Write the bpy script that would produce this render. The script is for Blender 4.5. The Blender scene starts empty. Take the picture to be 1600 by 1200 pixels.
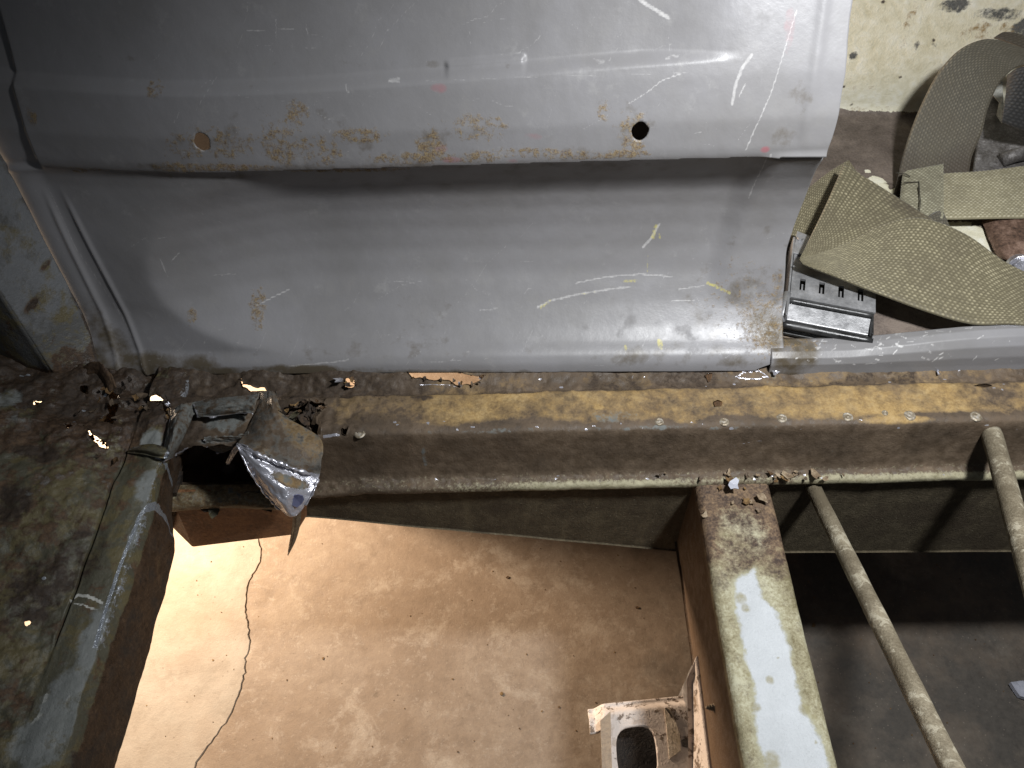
import bpy, math, random
import numpy as np
from mathutils import Vector, Matrix
random.seed(7); rng = np.random.default_rng(7)
sc = bpy.context.scene
COL = sc.collection

# ------------------------------------------------------------------ camera
PITCH = math.radians(50); FPX = 1300.0; CH = 0.50          # camera 0.5 m above the rail top, looking 50 deg down
cam = bpy.data.cameras.new('camera'); co = bpy.data.objects.new('camera', cam); COL.objects.link(co)
co.location = (0, 0, CH); co.rotation_euler = (math.pi/2 - PITCH, 0, 0)
cam.sensor_width = 36; cam.lens = 36*FPX/1600; cam.clip_start = 0.01; cam.clip_end = 50
sc.camera = co
# ------------------------------------------------------------------ world + lamps
w = bpy.data.worlds.new('World'); sc.world = w; w.use_nodes = True
w.node_tree.nodes['Background'].inputs[0].default_value = (0.80, 0.88, 1.0, 1)
w.node_tree.nodes['Background'].inputs[1].default_value = 0.06
def lamp(name, kind, loc, target, energy, color, **kw):
    L = bpy.data.lights.new(name, kind); L.energy = energy; L.color = color
    for k, v in kw.items(): setattr(L, k, v)
    o = bpy.data.objects.new(name, L); COL.objects.link(o); o.location = loc
    d = Vector(target) - Vector(loc); o.rotation_euler = d.to_track_quat('-Z', 'Y').to_euler()
    return o
lamp('work_light', 'SPOT', (0.30, 0.24, 0.60), (0.23, 0.42, 0.02), 26.5, (0.97, 0.985, 1.0),
     spot_size=math.radians(114), spot_blend=1.0, shadow_soft_size=0.032)
lamp('trouble_lamp', 'POINT', (-0.60, 0.72, -0.12), (0, 0, 0), 55, (1.0, 0.775, 0.57), shadow_soft_size=0.07)
vs = sc.view_settings; vs.view_transform = 'Standard'; vs.look = 'None'; vs.exposure = 0; vs.gamma = 1
vs.use_curve_mapping = False

# ------------------------------------------------------------------ measuring helpers
CP, SP = math.cos(PITCH), math.sin(PITCH)
def ray(u, v):
    return np.array([u-800.0, FPX*CP + (600-v)*SP, -FPX*SP + (600-v)*CP])
ORG = np.array([0, 0, CH])
def Pz(u, v, z): r = ray(u, v); return ORG + r*((z-CH)/r[2])
def Py(u, v, y): r = ray(u, v); return ORG + r*(y/r[1])
def Px(u, v, x): r = ray(u, v); return ORG + r*(x/r[0])

def vnoise(x, y, seed=0):
    xi = np.floor(x); yi = np.floor(y); fx = x-xi; fy = y-yi
    fx = fx*fx*(3-2*fx); fy = fy*fy*(3-2*fy)
    def h(a, b):
        s = np.sin(a*127.1 + b*311.7 + seed*74.7)*43758.5453
        return s - np.floor(s)
    return (h(xi, yi)*(1-fx)+h(xi+1, yi)*fx)*(1-fy) + (h(xi, yi+1)*(1-fx)+h(xi+1, yi+1)*fx)*fy
def fbm(x, y, scale, octv=4, seed=0):
    s = 0; a = 0.5; f = scale; n = 0
    for i in range(octv):
        s = s + a*vnoise(np.asarray(x)*f+i*17.3, np.asarray(y)*f+i*9.1, seed+i); n += a; a *= .5; f *= 2.03
    return s/n
def sstep(t): t = np.clip(t, 0, 1); return t*t*(3-2*t)

def blob(A, B, c, rx, ry=None, ang=0, soft=.5):
    ry = ry or rx; ca, sa = math.cos(ang), math.sin(ang)
    dx = A-c[0]; dy = B-c[1]
    d = np.sqrt(((dx*ca+dy*sa)/rx)**2 + ((-dx*sa+dy*ca)/ry)**2)
    return 1 - sstep((d-(1-soft))/(2*soft))
def seg_dist(A, B, p, q):
    p = np.asarray(p, float); q = np.asarray(q, float); d = q-p; L = (d*d).sum()+1e-12
    t = np.clip(((A-p[0])*d[0]+(B-p[1])*d[1])/L, 0, 1)
    return np.hypot(A-p[0]-t*d[0], B-p[1]-t*d[1])
def stroke(A, B, out, pts, wdt, amt=1.0):
    pts = np.asarray(pts, float)
    lo = pts.min(0)-wdt*2; hi = pts.max(0)+wdt*2
    idx = np.where((A > lo[0]) & (A < hi[0]) & (B > lo[1]) & (B < hi[1]))[0]
    if len(idx) == 0: return
    a = A[idx]; b = B[idx]; d = np.full(len(idx), 9.0)
    for i in range(len(pts)-1): d = np.minimum(d, seg_dist(a, b, pts[i], pts[i+1]))
    out[idx] = np.maximum(out[idx], amt*(1-sstep((d-wdt*.4)/(wdt*.8))))
def inpoly(A, B, poly):
    ins = np.zeros(A.shape, bool); n = len(poly)
    for i in range(n):
        x1, y1 = poly[i]; x2, y2 = poly[(i+1) % n]
        if y1 == y2: continue
        c = ((y1 > B) != (y2 > B)) & (A < (x2-x1)*(B-y1)/(y2-y1)+x1)
        ins ^= c
    return ins
def rough_poly(poly, amp, step, seed=1):
    r = random.Random(seed); out = []
    n = len(poly)
    for i in range(n):
        p = np.asarray(poly[i], float); q = np.asarray(poly[(i+1) % n], float)
        k = max(1, int(np.hypot(*(q-p))/step))
        for j in range(k):
            t = j/k; out.append(tuple(p+(q-p)*t + np.array([r.uniform(-amp, amp), r.uniform(-amp, amp)])))
    return out
def nearest_on(poly, a, b):
    best = None; bd = 9e9
    n = len(poly)
    for i in range(n):
        p = np.asarray(poly[i]); q = np.asarray(poly[(i+1) % n]); d = q-p
        t = min(1, max(0, ((a-p[0])*d[0]+(b-p[1])*d[1])/((d*d).sum()+1e-15)))
        x = p+d*t; dd = (x[0]-a)**2+(x[1]-b)**2
        if dd < bd: bd = dd; best = x
    return best

# ------------------------------------------------------------------ object helpers
def tag(o, label=None, cat=None, group=None, kind=None):
    if label: o['label'] = label
    if cat: o['category'] = cat
    if group: o['group'] = group
    if kind: o['kind'] = kind
    return o
def empty(name, loc=(0, 0, 0)):
    e = bpy.data.objects.new(name, None); COL.objects.link(e); e.location = loc; e.empty_display_size = .03
    return e
bpy.context.view_layer.update()
def link(name, me, mat, parent=None):
    o = bpy.data.objects.new(name, me); COL.objects.link(o)
    if mat: me.materials.append(mat)
    if parent is not None:
        o.parent = parent
        M = Matrix.Identity(4); p = parent
        loc = Vector((0, 0, 0))
        while p is not None: loc += Vector(p.location); p = p.parent
        o.location = -loc if o.parent else (0, 0, 0)
    return o
def raw_mesh(name, V, F, smooth=True, attrs=None, uv=None):
    """V (n,3), F (m,4) quads; compresses unused vertices"""
    V = np.asarray(V, float); F = np.asarray(F, np.int64)
    used = np.unique(F); remap = np.full(len(V), -1, np.int64); remap[used] = np.arange(len(used))
    V = V[used]; F = remap[F]
    me = bpy.data.meshes.new(name)
    me.vertices.add(len(V)); me.vertices.foreach_set('co', V.astype(np.float32).ravel())
    me.loops.add(F.size); me.loops.foreach_set('vertex_index', F.astype(np.int32).ravel())
    me.polygons.add(len(F)); me.polygons.foreach_set('loop_start', np.arange(0, F.size, F.shape[1], dtype=np.int32))
    me.polygons.foreach_set('use_smooth', np.full(len(F), smooth))
    me.update(calc_edges=True)
    for k, a in (attrs or {}).items():
        at = me.attributes.new(k, 'FLOAT', 'POINT'); at.data.foreach_set('value', np.asarray(a, np.float32)[used])
    return me
def surface(name, a, b, fn, mat, parent=None, holes=(), keep=None, attrs=None, skirt=.0014, flip=False):
    """a,b 1-D parameter arrays; fn(A,B)->X,Y,Z ; holes: polygons in (a,b); attrs(A,B)->dict; skirt = sheet thickness"""
    A, B = np.meshgrid(a, b, indexing='ij'); n, m = A.shape
    A = A.ravel().copy(); B = B.ravel().copy()
    idx = np.arange(n*m).reshape(n, m)
    F = np.stack([idx[:-1, :-1], idx[1:, :-1], idx[1:, 1:], idx[:-1, 1:]], -1).reshape(-1, 4)
    if flip: F = F[:, ::-1]
    fc = (A[F].mean(1), B[F].mean(1))
    alive = np.ones(len(F), bool)
    if keep is not None: alive &= keep(*fc)
    for h in holes:
        ins = inpoly(fc[0], fc[1], h)
        dead = ins & alive; alive &= ~ins
        if dead.any():
            vs_ = np.intersect1d(np.unique(F[dead]), np.unique(F[alive]))
            for i in vs_:
                p = nearest_on(h, A[i], B[i]); A[i], B[i] = p
    F = F[alive]
    X, Y, Z = fn(A, B); V = np.stack([X, Y, Z], -1)
    at = attrs(A, B) if attrs else {}
    if skirt:
        nv = np.zeros_like(V)
        fnrm = np.cross(V[F[:, 2]]-V[F[:, 0]], V[F[:, 3]]-V[F[:, 1]])
        for k in range(4): np.add.at(nv, F[:, k], fnrm)
        nv /= (np.linalg.norm(nv, axis=1, keepdims=True)+1e-12)
        E = np.concatenate([F[:, [k, (k+1) % 4]] for k in range(4)])
        key = np.sort(E, 1); kk = key[:, 0]*(n*m)+key[:, 1]
        uq, inv, cnt = np.unique(kk, return_inverse=True, return_counts=True)
        BE = E[cnt[inv] == 1]
        bv = np.unique(BE); mp = np.full(n*m, -1); mp[bv] = n*m+np.arange(len(bv))
        V = np.concatenate([V, V[bv]-nv[bv]*skirt])
        F = np.concatenate([F, np.stack([BE[:, 1], BE[:, 0], mp[BE[:, 0]], mp[BE[:, 1]]], -1)])
        at = {k: np.concatenate([v, v[bv]]) for k, v in at.items()}
    return link(name, raw_mesh(name, V, F, True, at), mat, parent)

class MB:
    """small polygon builder"""
    def __init__(s): s.v = []; s.f = []
    def poly(s, pts):
        k = len(s.v); s.v += [tuple(p) for p in pts]; s.f.append(list(range(k, k+len(pts))))
    def prism(s, top, off):
        """closed plate: polygon 'top' (list of 3-D points) extruded by vector off"""
        n = len(top); k = len(s.v); off = np.asarray(off)
        s.v += [tuple(p) for p in top] + [tuple(np.asarray(p)+off) for p in top]
        s.f.append(list(range(k, k+n))); s.f.append([k+n+i for i in range(n)][::-1])
        for i in range(n): s.f.append([k+i, k+n+i, k+n+(i+1) % n, k+(i+1) % n])
    def tube(s, pts, rad, seg=16, cap=True, squash=None):
        pts = [Vector(p) for p in pts]; rad = rad if hasattr(rad, '__len__') else [rad]*len(pts)
        rings = []; up = Vector((0, 0, 1)); side = None
        for i, p in enumerate(pts):
            d = (pts[min(i+1, len(pts)-1)]-pts[max(i-1, 0)]).normalized()
            if side is None:
                side = d.cross(up)
                if side.length < 1e-3: side = d.cross(Vector((1, 0, 0)))
            side = (side - d*side.dot(d)).normalized(); n2 = d.cross(side)
            k = len(s.v)
            for j in range(seg):
                a = 2*math.pi*j/seg; s.v.append(tuple(p+side*math.cos(a)*rad[i]+n2*math.sin(a)*rad[i]))
            rings.append(k)
        for r0, r1 in zip(rings, rings[1:]):
            for j in range(seg): s.f.append([r0+j, r0+(j+1) % seg, r1+(j+1) % seg, r1+j])
        if cap:
            s.f.append([rings[0]+j for j in range(seg)][::-1]); s.f.append([rings[-1]+j for j in range(seg)])
    def build(s, name, mat, parent=None, bevel=0, smooth=False, seg=2):
        me = bpy.data.meshes.new(name); me.from_pydata(s.v, [], s.f); me.update()
        if smooth: me.polygons.foreach_set('use_smooth', np.ones(len(me.polygons), bool))
        import bmesh
        bm = bmesh.new(); bm.from_mesh(me); bmesh.ops.recalc_face_normals(bm, faces=bm.faces); bm.to_mesh(me); bm.free()
        o = link(name, me, mat, parent)
        if bevel:
            b = o.modifiers.new('bevel', 'BEVEL'); b.width = bevel; b.segments = seg; b.limit_method = 'ANGLE'
            b.angle_limit = math.radians(35)
        return o

# ------------------------------------------------------------------ material helpers
class Mat:
    def __init__(s, name):
        s.m = bpy.data.materials.new(name); s.m.use_nodes = True; s.t = s.m.node_tree; s.N = s.t.nodes; s.L = s.t.links
        s.b = s.N['Principled BSDF']; s.tc = s.N.new('ShaderNodeTexCoord')
        s.geo = s.N.new('ShaderNodeNewGeometry')
    def put(s, sock, val):
        if isinstance(val, bpy.types.NodeSocket): s.L.new(val, sock)
        elif isinstance(val, (tuple, list)): sock.default_value = (*val[:3], 1) if len(sock.default_value) == 4 else val
        else: sock.default_value = val
    def attr(s, n):
        a = s.N.new('ShaderNodeAttribute'); a.attribute_name = n; return a.outputs['Fac']
    def pos(s, scale=(1, 1, 1), rot=(0, 0, 0)):
        mp = s.N.new('ShaderNodeMapping'); s.L.new(s.tc.outputs['Object'], mp.inputs[0])
        mp.inputs['Scale'].default_value = scale; mp.inputs['Rotation'].default_value = rot; return mp.outputs[0]
    def noise(s, scale, detail=4, rough=.55, dist=0, vec=None, off=0):
        n = s.N.new('ShaderNodeTexNoise'); n.inputs['Scale'].default_value = scale; n.inputs['Detail'].default_value = detail
        n.inputs['Roughness'].default_value = rough; n.inputs['Distortion'].default_value = dist
        if vec is None:
            mp = s.N.new('ShaderNodeMapping'); s.L.new(s.tc.outputs['Object'], mp.inputs[0])
            mp.inputs['Location'].default_value = (off*1.37, off*.71, off*2.1); vec = mp.outputs[0]
        s.L.new(vec, n.inputs['Vector'])
        return s.math('MULTIPLY_ADD', s.math('SUBTRACT', n.outputs['Fac'], .5), 1.8, .5, clamp=True)
    def vor(s, scale, feature='F1', vec=None, rand=1):
        n = s.N.new('ShaderNodeTexVoronoi'); n.inputs['Scale'].default_value = scale; n.feature = feature
        n.inputs['Randomness'].default_value = rand
        s.L.new(vec if vec is not None else s.tc.outputs['Object'], n.inputs['Vector']); return n.outputs['Distance']
    def math(s, op, a, b=0.0, c=None, clamp=False):
        n = s.N.new('ShaderNodeMath'); n.operation = op; n.use_clamp = clamp
        s.put(n.inputs[0], a); s.put(n.inputs[1], b)
        if c is not None: s.put(n.inputs[2], c)
        return n.outputs[0]
    def ramp(s, fac, *stops, interp='LINEAR'):
        n = s.N.new('ShaderNodeValToRGB'); n.color_ramp.interpolation = interp; e = n.color_ramp.elements
        while len(e) < len(stops): e.new(1)
        for el, (p, c) in zip(e, stops):
            el.position = p; el.color = (*c, 1) if hasattr(c, '__len__') else (c, c, c, 1)
        s.L.new(fac, n.inputs[0]); return n.outputs[0]
    def thr(s, mask, noise, lo=.45, hi=.55, amt=.8):
        """soft mask broken up by noise"""
        k = s.math('MULTIPLY_ADD', s.math('SUBTRACT', noise, .5), amt, mask)
        return s.ramp(k, (lo, 0.0), (hi, 1.0))
    def mix(s, fac, a, b, mode='MIX'):
        n = s.N.new('ShaderNodeMix'); n.data_type = 'RGBA'; n.blend_type = mode
        s.put(n.inputs[0], fac); s.put(n.inputs[6], a); s.put(n.inputs[7], b); return n.outputs[2]
    def bump(s, h, strength=.5, dist=.001, prev=None):
        n = s.N.new('ShaderNodeBump'); n.inputs['Strength'].default_value = strength; n.inputs['Distance'].default_value = dist
        s.L.new(h, n.inputs['Height'])
        if prev is not None: s.L.new(prev, n.inputs['Normal'])
        return n.outputs[0]
    def out(s, color, rough=.6, metal=0.0, normal=None, spec=.4):
        s.put(s.b.inputs['Base Color'], color); s.put(s.b.inputs['Roughness'], rough); s.put(s.b.inputs['Metallic'], metal)
        s.b.inputs['Specular IOR Level'].default_value = spec
        if normal is not None: s.L.new(normal, s.b.inputs['Normal'])
        return s.m

def mat_panel():
    m = Mat('grey_painted_steel')
    n1 = m.noise(9, 5); n2 = m.noise(60, 5, .6); n3 = m.noise(420, 3, .6); n4 = m.noise(900, 2, .7)
    base = m.mix(n1, (.198, .194, .196), (.256, .252, .264))
    base = m.mix(m.ramp(m.noise(4.5, 6, .7, .4, off=21), (.35, 0.0), (.85, .6)), base, (.165, .158, .150))
    base = m.mix(m.ramp(m.noise(34, 7, .75, off=23), (.66, 0.0), (.9, .45)), base, (.33, .325, .32))
    base = m.mix(m.ramp(n2, (.6, 0.0), (.95, .25)), base, (.18, .172, .16))
    # brushed rub marks
    st = m.noise(18, 6, .75, vec=m.pos((14, 3, 3), (0, .7, 0)))
    base = m.mix(m.ramp(st, (.70, 0.0), (.98, .16)), base, (.36, .36, .37))
    grime = m.thr(m.attr('grime'), m.noise(45, 6, .65, off=3), .35, .75, .9)
    base = m.mix(grime, base, (.095, .078, .055))
    wh = m.math('MULTIPLY', m.thr(m.attr('white'), n3, .28, .80, .34), .88); base = m.mix(wh, base, (.58, .57, .56))
    ye = m.math('MULTIPLY', m.thr(m.attr('yellow'), n3, .42, .95, .8), .8); base = m.mix(ye, base, (.50, .45, .12))
    rd = m.math('MULTIPLY', m.thr(m.attr('red'), n2, .3, 1.0, .7), .75); base = m.mix(rd, base, (.36, .10, .12))
    ru = m.math('MULTIPLY', m.thr(m.attr('rust'), m.noise(230, 5, .7, off=1), .46, .80, 1.1), .8)
    rc = m.ramp(n4, (.25, (.07, .04, .02)), (.5, (.19, .125, .05)), (.75, (.28, .21, .10)))
    base = m.mix(ru, base, rc)
    rough = m.ramp(m.math('ADD', n2, m.math('MULTIPLY', ru, .5)), (.2, .34), (.62, .43), (1.0, .8))
    nb = m.bump(m.math('ADD', m.math('MULTIPLY', n3, .22), m.math('ADD', m.math('MULTIPLY', ru, .9), m.math('MULTIPLY', wh, -.5))), .25, .0008)
    nb = m.bump(m.noise(26, 3, .5), .06, .003, nb)
    return m.out(base, rough, 0, nb, .45)

def mat_rail():
    m = Mat('rusted_rail_steel')
    n1 = m.noise(22, 6, .65); n2 = m.noise(120, 6, .7, off=2); n3 = m.noise(520, 4, .7); n4 = m.noise(60, 6, .7, off=5)
    brown = m.ramp(m.math('MULTIPLY_ADD', n2, .45, m.math('MULTIPLY', n1, .55)), (.15, (.042, .031, .021)), (.5, (.095, .068, .045)), (.85, (.165, .120, .080)))
    och = m.ramp(m.math('MULTIPLY_ADD', n3, .4, m.math('MULTIPLY', n4, .6)), (.15, (.14, .085, .035)), (.5, (.31, .205, .082)), (.85, (.42, .305, .15)))
    om = m.thr(m.attr('ochre'), n2, .26, .78, .62)
    c = m.mix(om, brown, och)
    cr = m.thr(m.attr('cream'), m.noise(420, 4, .75, off=4), .38, .80, .9)
    c = m.mix(cr, c, m.mix(n2, (.20, .18, .105), (.42, .39, .27)))
    gy = m.thr(m.attr('grey'), n2, .38, .62, 1.0)
    c = m.mix(gy, c, m.mix(n4, (.075, .078, .072), (.20, .21, .20)))
    dk = m.thr(m.attr('dark'), n2, .35, .65, .9); c = m.mix(dk, c, m.mix(n3, (.022, .016, .012), (.075, .052, .034)))
    sh = m.thr(m.attr('shine'), n3, .42, .55, .5)
    c = m.mix(sh, c, (.50, .50, .55))
    rough = m.mix(sh, m.ramp(n2, (.3, .48), (.7, .85)), (.22, .22, .22))
    nb = m.bump(n3, .28, .0007); nb = m.bump(n2, .3, .0016, nb)
    return m.out(c, rough, m.math('MULTIPLY', sh, .55), nb, .35)

def mat_sill(name='rusted_sill_steel', p0=(.058, .052, .030), p1=(.112, .108, .078), q0=(.14, .148, .135), q1=(.235, .246, .240)):
    m = Mat(name)
    n1 = m.noise(16, 6, .65); n2 = m.noise(75, 6, .7, off=2); n3 = m.noise(380, 4, .7); n4 = m.noise(34, 6, .7, 1.2, off=7)
    paint = m.mix(n1, p0, p1)
    paint = m.mix(m.ramp(n4, (.45, 0.0), (.62, .8)), paint, (.135, .11, .05))
    rust = m.ramp(m.math('MULTIPLY_ADD', n3, .4, m.math('MULTIPLY', n2, .6)), (.25, (.020, .013, .009)), (.5, (.056, .034, .020)), (.78, (.125, .076, .040)))
    c = m.mix(m.thr(m.attr('rust'), n2, .40, .60, 1.1), paint, rust)
    dk = m.thr(m.attr('dark'), n2, .38, .62, .8); c = m.mix(dk, c, m.mix(n3, (.018, .013, .010), (.06, .04, .025)))
    cr = m.thr(m.attr('white'), n3, .36, .62, .7); c = m.mix(cr, c, (.50, .50, .46))
    gy = m.thr(m.attr('pale'), n2, .36, .64, .9); c = m.mix(gy, c, m.mix(n4, q0, q1))
    sh = m.thr(m.attr('shine'), n3, .42, .58, .6); c = m.mix(sh, c, (.40, .43, .47))
    rough = m.mix(sh, m.ramp(n2, (.3, .38), (.7, .75)), (.26, .26, .26))
    nb = m.bump(n3, .5, .0008); nb = m.bump(n2, .35, .002, nb)
    return m.out(c, rough, m.math('MULTIPLY', sh, .6), nb, .45)

def mat_simple(name, stops, scale=80, rough=(.5, .8), bump=.5, dist=.0015, metal=0.0, spec=.4, fine=420, extra=None):
    m = Mat(name); n1 = m.noise(scale, 6, .65); n2 = m.noise(fine, 4, .7)
    k = m.math('MULTIPLY_ADD', n2, .35, m.math('MULTIPLY', n1, .65))
    c = m.ramp(k, *stops)
    if extra: c = extra(m, c, n1, n2)
    nb = m.bump(n2, bump, dist); nb = m.bump(n1, bump*.5, dist*3, nb)
    return m.out(c, m.ramp(n1, (.3, rough[0]), (.7, rough[1])), metal, nb, spec)

M_panel = mat_panel(); M_rail = mat_rail(); M_sill = mat_sill(); M_pillar = mat_sill('grey_pillar_paint', (.07, .068, .06), (.12, .122, .122), (.125, .130, .135), (.185, .192, .200))
M_bare = mat_simple('bare_cut_steel', [(.3, (.34, .34, .38)), (.55, (.55, .55, .60)), (.7, (.72, .72, .76))], 60, (.18, .36), .3, .0006, .6, .5)
M_dark = mat_simple('dark_rust_inside', [(.3, (.014, .010, .008)), (.55, (.035, .024, .016)), (.72, (.08, .05, .03))], 90, (.6, .9))
M_void = mat_simple('shade_black_inside', [(.3, (.004, .003, .003)), (.7, (.014, .010, .008))], 90, (.7, .9))  # near-black colour stands in for deep shade inside openings
M_liner = mat_simple('cavity_rust', [(.3, (.05, .025, .012)), (.52, (.13, .075, .03)), (.7, (.24, .15, .06))], 70, (.6, .9))

# ================================================================== concrete floor
FZ = -0.45
M_board0 = mat_simple('inner_primer', [(.2, (.075, .062, .05)), (.8, (.10, .085, .07))], 20, (.7, .9), .1, .0005)
def mat_conc(name, pale):
    m = Mat(name); n1 = m.noise(5, 6, .6); n2 = m.noise(26, 7, .68, .4, off=2); n3 = m.noise(130, 6, .7, off=4); n4 = m.noise(600, 3, .7)
    if pale:
        c = m.ramp(m.math('MULTIPLY_ADD', n3, .4, m.math('MULTIPLY', n2, .6)), (.15, (.20, .165, .125)), (.5, (.30, .26, .21)), (.85, (.36, .325, .27)))
        c = m.mix(m.ramp(m.noise(3.5, 4, .6, off=6), (.5, 0.0), (.9, .7)), c, (.31, .235, .17))
    else:
        c = m.ramp(m.math('MULTIPLY_ADD', n3, .40, m.math('MULTIPLY', n2, .60)), (.15, (.17, .128, .092)), (.5, (.255, .200, .150)), (.85, (.335, .275, .212)))
        c = m.mix(m.ramp(n1, (.25, .30), (.70, 0.0)), c, (.5, .42, .34), 'MULTIPLY')
        c = m.mix(m.ramp(n1, (.40, .25), (.60, 0.0)), c, (.24, .175, .12))
        c = m.mix(m.ramp(m.noise(16, 8, .75, .3, off=13), (.56, 0.0), (.80, .75)), c, (.39, .335, .27))
        c = m.mix(m.ramp(m.noise(75, 8, .8, .2, off=15), (.60, 0.0), (.9, .7)), c, (.40, .35, .29))
        c = m.mix(m.ramp(m.noise(55, 8, .8, .2, off=17), (.12, .6), (.40, 0.0)), c, (.16, .12, .085))
        c = m.mix(m.ramp(n4, (.1, .4), (.45, 0.0)), c, (.17, .125, .09))
        # stains, plus the dim bay's shade painted in: darker, greyer to the right
        sx = m.N.new('ShaderNodeSeparateXYZ'); m.L.new(m.tc.outputs['Object'], sx.inputs[0])
        stain_shade = m.thr(m.ramp(sx.outputs[0], (.05, 0.0), (.32, .72)), m.noise(9, 6, .65, off=9), .30, .85, .9)
        c = m.mix(stain_shade, c, m.mix(n3, (.058, .051, .043), (.135, .120, .103)))
        drop = m.ramp(m.math('ADD', m.vor(34), m.math('MULTIPLY', n3, .35)), (.20, 1.0), (.27, 0.0))
        c = m.mix(m.math('MULTIPLY', drop, m.ramp(m.noise(4, 2, off=3), (.55, 0.0), (.75, .5))), c, (.10, .075, .05))
    spk = m.ramp(m.vor(85), (.05, 1.0), (.10, 0.0))
    c = m.mix(m.math('MULTIPLY', spk, .4), c, (.12, .09, .06))
    wsp = m.ramp(m.vor(140), (.06, 1.0), (.13, 0.0)); c = m.mix(m.math('MULTIPLY', wsp, .3), c, (.45, .38, .30))
    nb = m.bump(n4, .12, .0006); nb = m.bump(n3, .2, .002, nb)
    return m.out(c, m.ramp(n3, (.3, .62), (.7, .9)), 0, nb, .3)
crack_px = [(455, 640), (430, 720), (412, 790), (401, 838), (407, 852), (409, 872), (399, 892), (388, 912), (385, 935), (384, 952), (389, 985), (391, 1008),
            (384, 1028), (383, 1050), (376, 1075), (368, 1100), (352, 1130), (330, 1160), (312, 1185), (300, 1205), (270, 1260), (230, 1340)]
crk = [Pz(u, v, FZ)[:2] for u, v in crack_px]
fine = []
rr = random.Random(3)
for p, q in zip(crk, crk[1:]):
    k = max(1, int(np.hypot(*(q-p))/.004))
    for j in range(k): fine.append(p+(q-p)*j/k+np.array([rr.uniform(-.0012, .0012), rr.uniform(-.0009, .0009)]))
fine.append(crk[-1])
top = np.array([fine[0][0]+.03, 6.0]); bot = np.array([fine[-1][0], -4.0])
line = [top]+fine+[bot]
def slab(name, left, mat, parent=None):
    mb = MB(); gap = .00035
    edge = [np.array([p[0]+(-gap if left else gap)*(1+.9*rr.random()), p[1]]) for p in line]
    far = -6 if left else 6
    n = len(edge)
    for i in range(n):
        pass
    T = [(p[0], p[1], FZ-.0012) for p in edge]
    sh = -.0007 if left else .0007
    T2 = [(p[0]+sh*(.5+rr.random()), p[1], FZ) for p in edge]
    O = [(far, p[1], FZ) for p in edge]; D = [(p[0], p[1], FZ-.03) for p in edge]
    for i in range(n-1):
        mb.poly([T2[i], T2[i+1], O[i+1], O[i]]); mb.poly([T[i], T[i+1], T2[i+1], T2[i]]); mb.poly([D[i], D[i+1], T[i+1], T[i]])
    return mb.build(name, mat, parent)
floor = slab('concrete_floor', False, mat_conc('tan_concrete', False)); tag(floor, 'worn tan garage concrete under the open car floor', 'floor', kind='structure')
pale = slab('pale_slab', True, mat_conc('pale_concrete', True), floor)
mb = MB(); mb.poly([(-6, -4, FZ-.028), (6, -4, FZ-.028), (6, 6, FZ-.028), (-6, 6, FZ-.028)])
mb.build('sub_base', M_board0, floor)

# ================================================================== vehicle body
body = tag(empty('vehicle_body', (0, .40, 0)), 'rusted old car body shell with its floor cut away above concrete', 'car body')
YAW = .027; X1 = .2153
# ---- grey bulkhead panel ---------------------------------------------------
def table(pts, sig=.0016):
    pts = np.array(pts); z = np.linspace(-.02, .42, 2201)
    y = np.interp(z, pts[:, 0], pts[:, 1]); h = z[1]-z[0]
    k = int(4*sig/h); g = np.exp(-.5*(np.arange(-k, k+1)*h/sig)**2); g /= g.sum()
    yp = np.concatenate([np.full(k, y[0]), y, np.full(k, y[-1])]); return z, np.convolve(yp, g, 'valid')
low = [(-.02, .4335), (-.006, .4345), (0, .4355), (.006, .4375), (.010, .441)]
upp = [(.1675, .4848), (.173, .4852), (.192, .490), (.218, .502), (.25, .520), (.33, .565), (.42, .615)]
T_rec = table(low+[(.0125, .446), (.0150, .4530), (.022, .4650), (.035, .4815), (.054, .4995), (.072, .5090), (.090, .5135), (.108, .5140), (.125, .5105), (.138, .5045), (.150, .4965), (.158, .4905), (.163, .4865)]+upp, .0030)
T_flat = table(low+[(.0135, .4445), (.05, .455), (.1, .470), (.148, .4855), (.157, .4872), (.163, .4860)]+upp)
def zzf(x, z): return z/(1+.18*(x-X1))
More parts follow.
